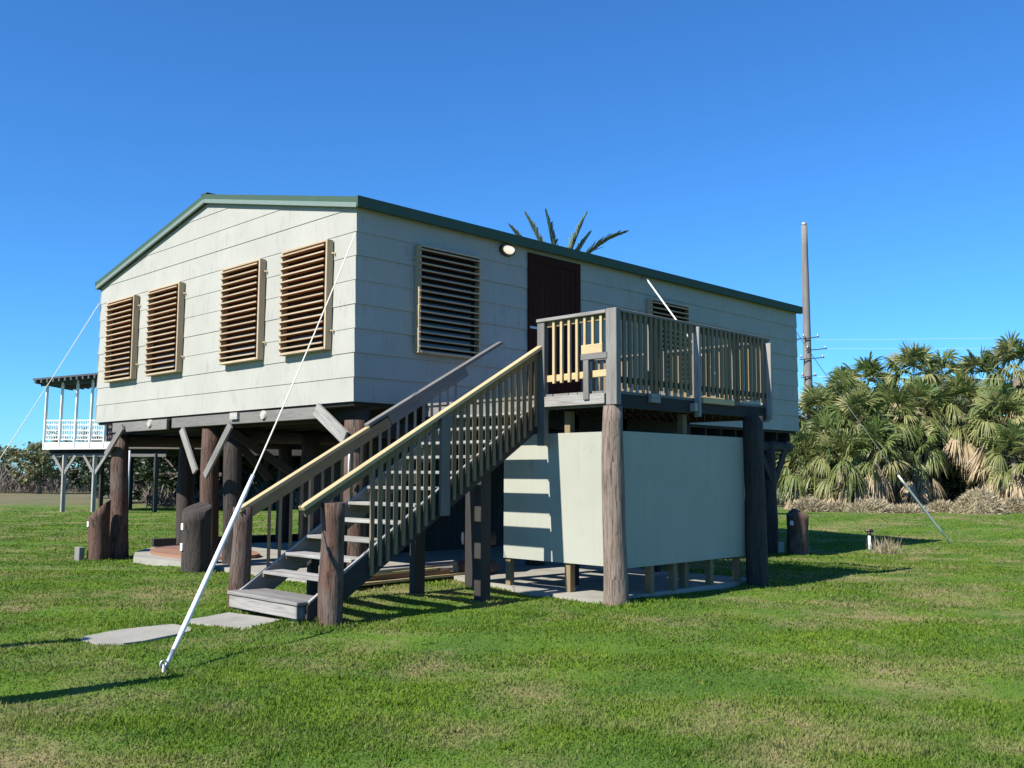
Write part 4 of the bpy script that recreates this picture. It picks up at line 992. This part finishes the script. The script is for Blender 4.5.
# ------------------------------------------------------------------ neighbouring house on stilts
O = Vector((6.61, 30.41, 0)); hr = h_.copy(); fw = Vector((FWD.x, FWD.y, 0)).normalized()
nb = thing('neighbour_house', 'distant house on thin stilts with a white railed porch and dark slatted roof', 'house', (O.x, O.y, 0))
def NP(a, b, z): q = O + hr * a + fw * b; return Vector((q.x, q.y, z))
def nbeam(name, a, b, w_, h, m, par=nb, **k):
    mb = MB(); mb.beam(NP(*a), NP(*b), w_, h, m, **k); return mb.build(name, par)
FL = 2.62
nbeam('porch_floor', (0, 1.5, FL - .0), (7, 1.5, FL), 3.0, .06, 'brown'); nbeam('porch_fascia', (0, -.02, FL + .06), (2.9, -.02, FL + .1), .05, .30, 'white')
nbeam('porch_beam', (.25, .2, FL - .30), (5.0, .2, FL - .30), .1, .12, 'grey'); nbeam('porch_joists', (.1, .4, FL - .16), (5.0, .4, FL - .16), .1, .2, 'darkwood')
# railing: white panels with pierced pattern
mb = MB(); mb.beam(NP(0, 0, 3.72), NP(2.5, 0, 3.74), .06, .06, 'white'); mb.beam(NP(0, 0, 2.95), NP(2.5, 0, 2.95), .05, .05, 'white')
for k in range(27):
    a_ = .05 + k * .093; mb.beam(NP(a_, 0, 2.95), NP(a_, 0, 3.72), .03, .03, 'white')
for zz in (3.12, 3.33, 3.55): mb.beam(NP(0, 0, zz), NP(2.5, 0, zz), .025, .04, 'white')
for k in range(9):
    a_ = .14 + k * .28
    for zz in (3.12, 3.33, 3.55): mb.beam(NP(a_ - .05, -.005, zz - .05), NP(a_ + .05, -.005, zz + .05), .03, .03, 'white'); mb.beam(NP(a_ - .05, .005, zz + .05), NP(a_ + .05, .005, zz - .05), .03, .03, 'white')
mb.build('porch_railing', nb)
for a_ in (0.05, .68, 1.30, 1.92, 2.5): nbeam('porch_post', (a_, 0, FL), (a_ + .03, 0, 5.3 + a_ * .12), .09, .09, 'white', up=(0, 1, 0))
for a_ in (1.55, 2.15, 2.35): nbeam('porch_post', (a_, 2.6, FL), (a_, 2.6, 5.3), .1, .1, 'brown', up=(0, 1, 0))
pr = nbeam('porch_roof', (-.35, 1.3, 5.38), (6.0, 1.3, 5.98), 3.4, .07, 'roofing')
mb = MB()
for k in range(14):
    a_ = -.2 + k * .24; mb.beam(NP(a_, -.5, 5.30 + a_ * .095), NP(a_, 2.9, 5.30 + a_ * .095), .07, .14, 'roofing')
mb.build('rafters', pr)
nbeam('porch_header', (-.2, 0.02, 5.2), (6.0, 0.02, 5.62), .07, .12, 'roofing')
nbeam('house_wall', (2.6, 5.5, 4.15), (11, 5.5, 4.15), 5.4, 2.9, 'brown'); nbeam('house_wall', (2.55, 0.3, 3.15), (3.3, .3, 3.15), .05, 1.0, 'brown')
for a_, m in ((.85, 'tread'), (2.10, 'tread')):
    nbeam('stilt', (a_, .15, 0), (a_, .15, FL - .3), .14, .14, m, up=(0, 1, 0))
    for s_ in (-1, 1): nbeam('stilt_brace', (a_, .12, 1.55), (a_ + s_ * .45, .12, FL - .32), .08, .1, m)
for a_, b_ in ((3.55, -.6), (1.0, 3.5), (2.3, 3.5), (4.6, .2), (5.6, 3.5), (7.0, .5), (8.2, 3.8), (9.6, 1.0)):
    nbeam('stilt', (a_, b_, 0), (a_, b_, FL - .2), .15, .15, 'tread' if a_ == 3.55 else 'darkwood', up=(0, 1, 0))
mb = MB(); mb.tube([NP(3.8, -.65, 0), NP(3.8, -.65, 2.5)], .06, 'white', 8); mb.build('downpipe', nb)
mb = MB(); mb.box((0, 0, 0), (.01, .01, .01), 'white')
nbeam('house_floor', (2.6, 5.0, FL - .1), (11, 5.0, FL - .1), 6.0, .3, 'darkwood')

# unseen posts added left of the picture to cast shadows across the lawn
for (x, y, h, lab) in ((-7.62, -3.72, 2.64, 'unseen log post added outside the left edge to shade the lawn by the sleeve anchor'), (-7.4, -1.46, 2.62, 'unseen log post added outside the left edge to shade the lawn by the rounded slab')):
    tag(log(x, y, -.3, h, .14, .11, 'log').build('log_post'), lab, 'post', 'unseen log posts added for their shadows')
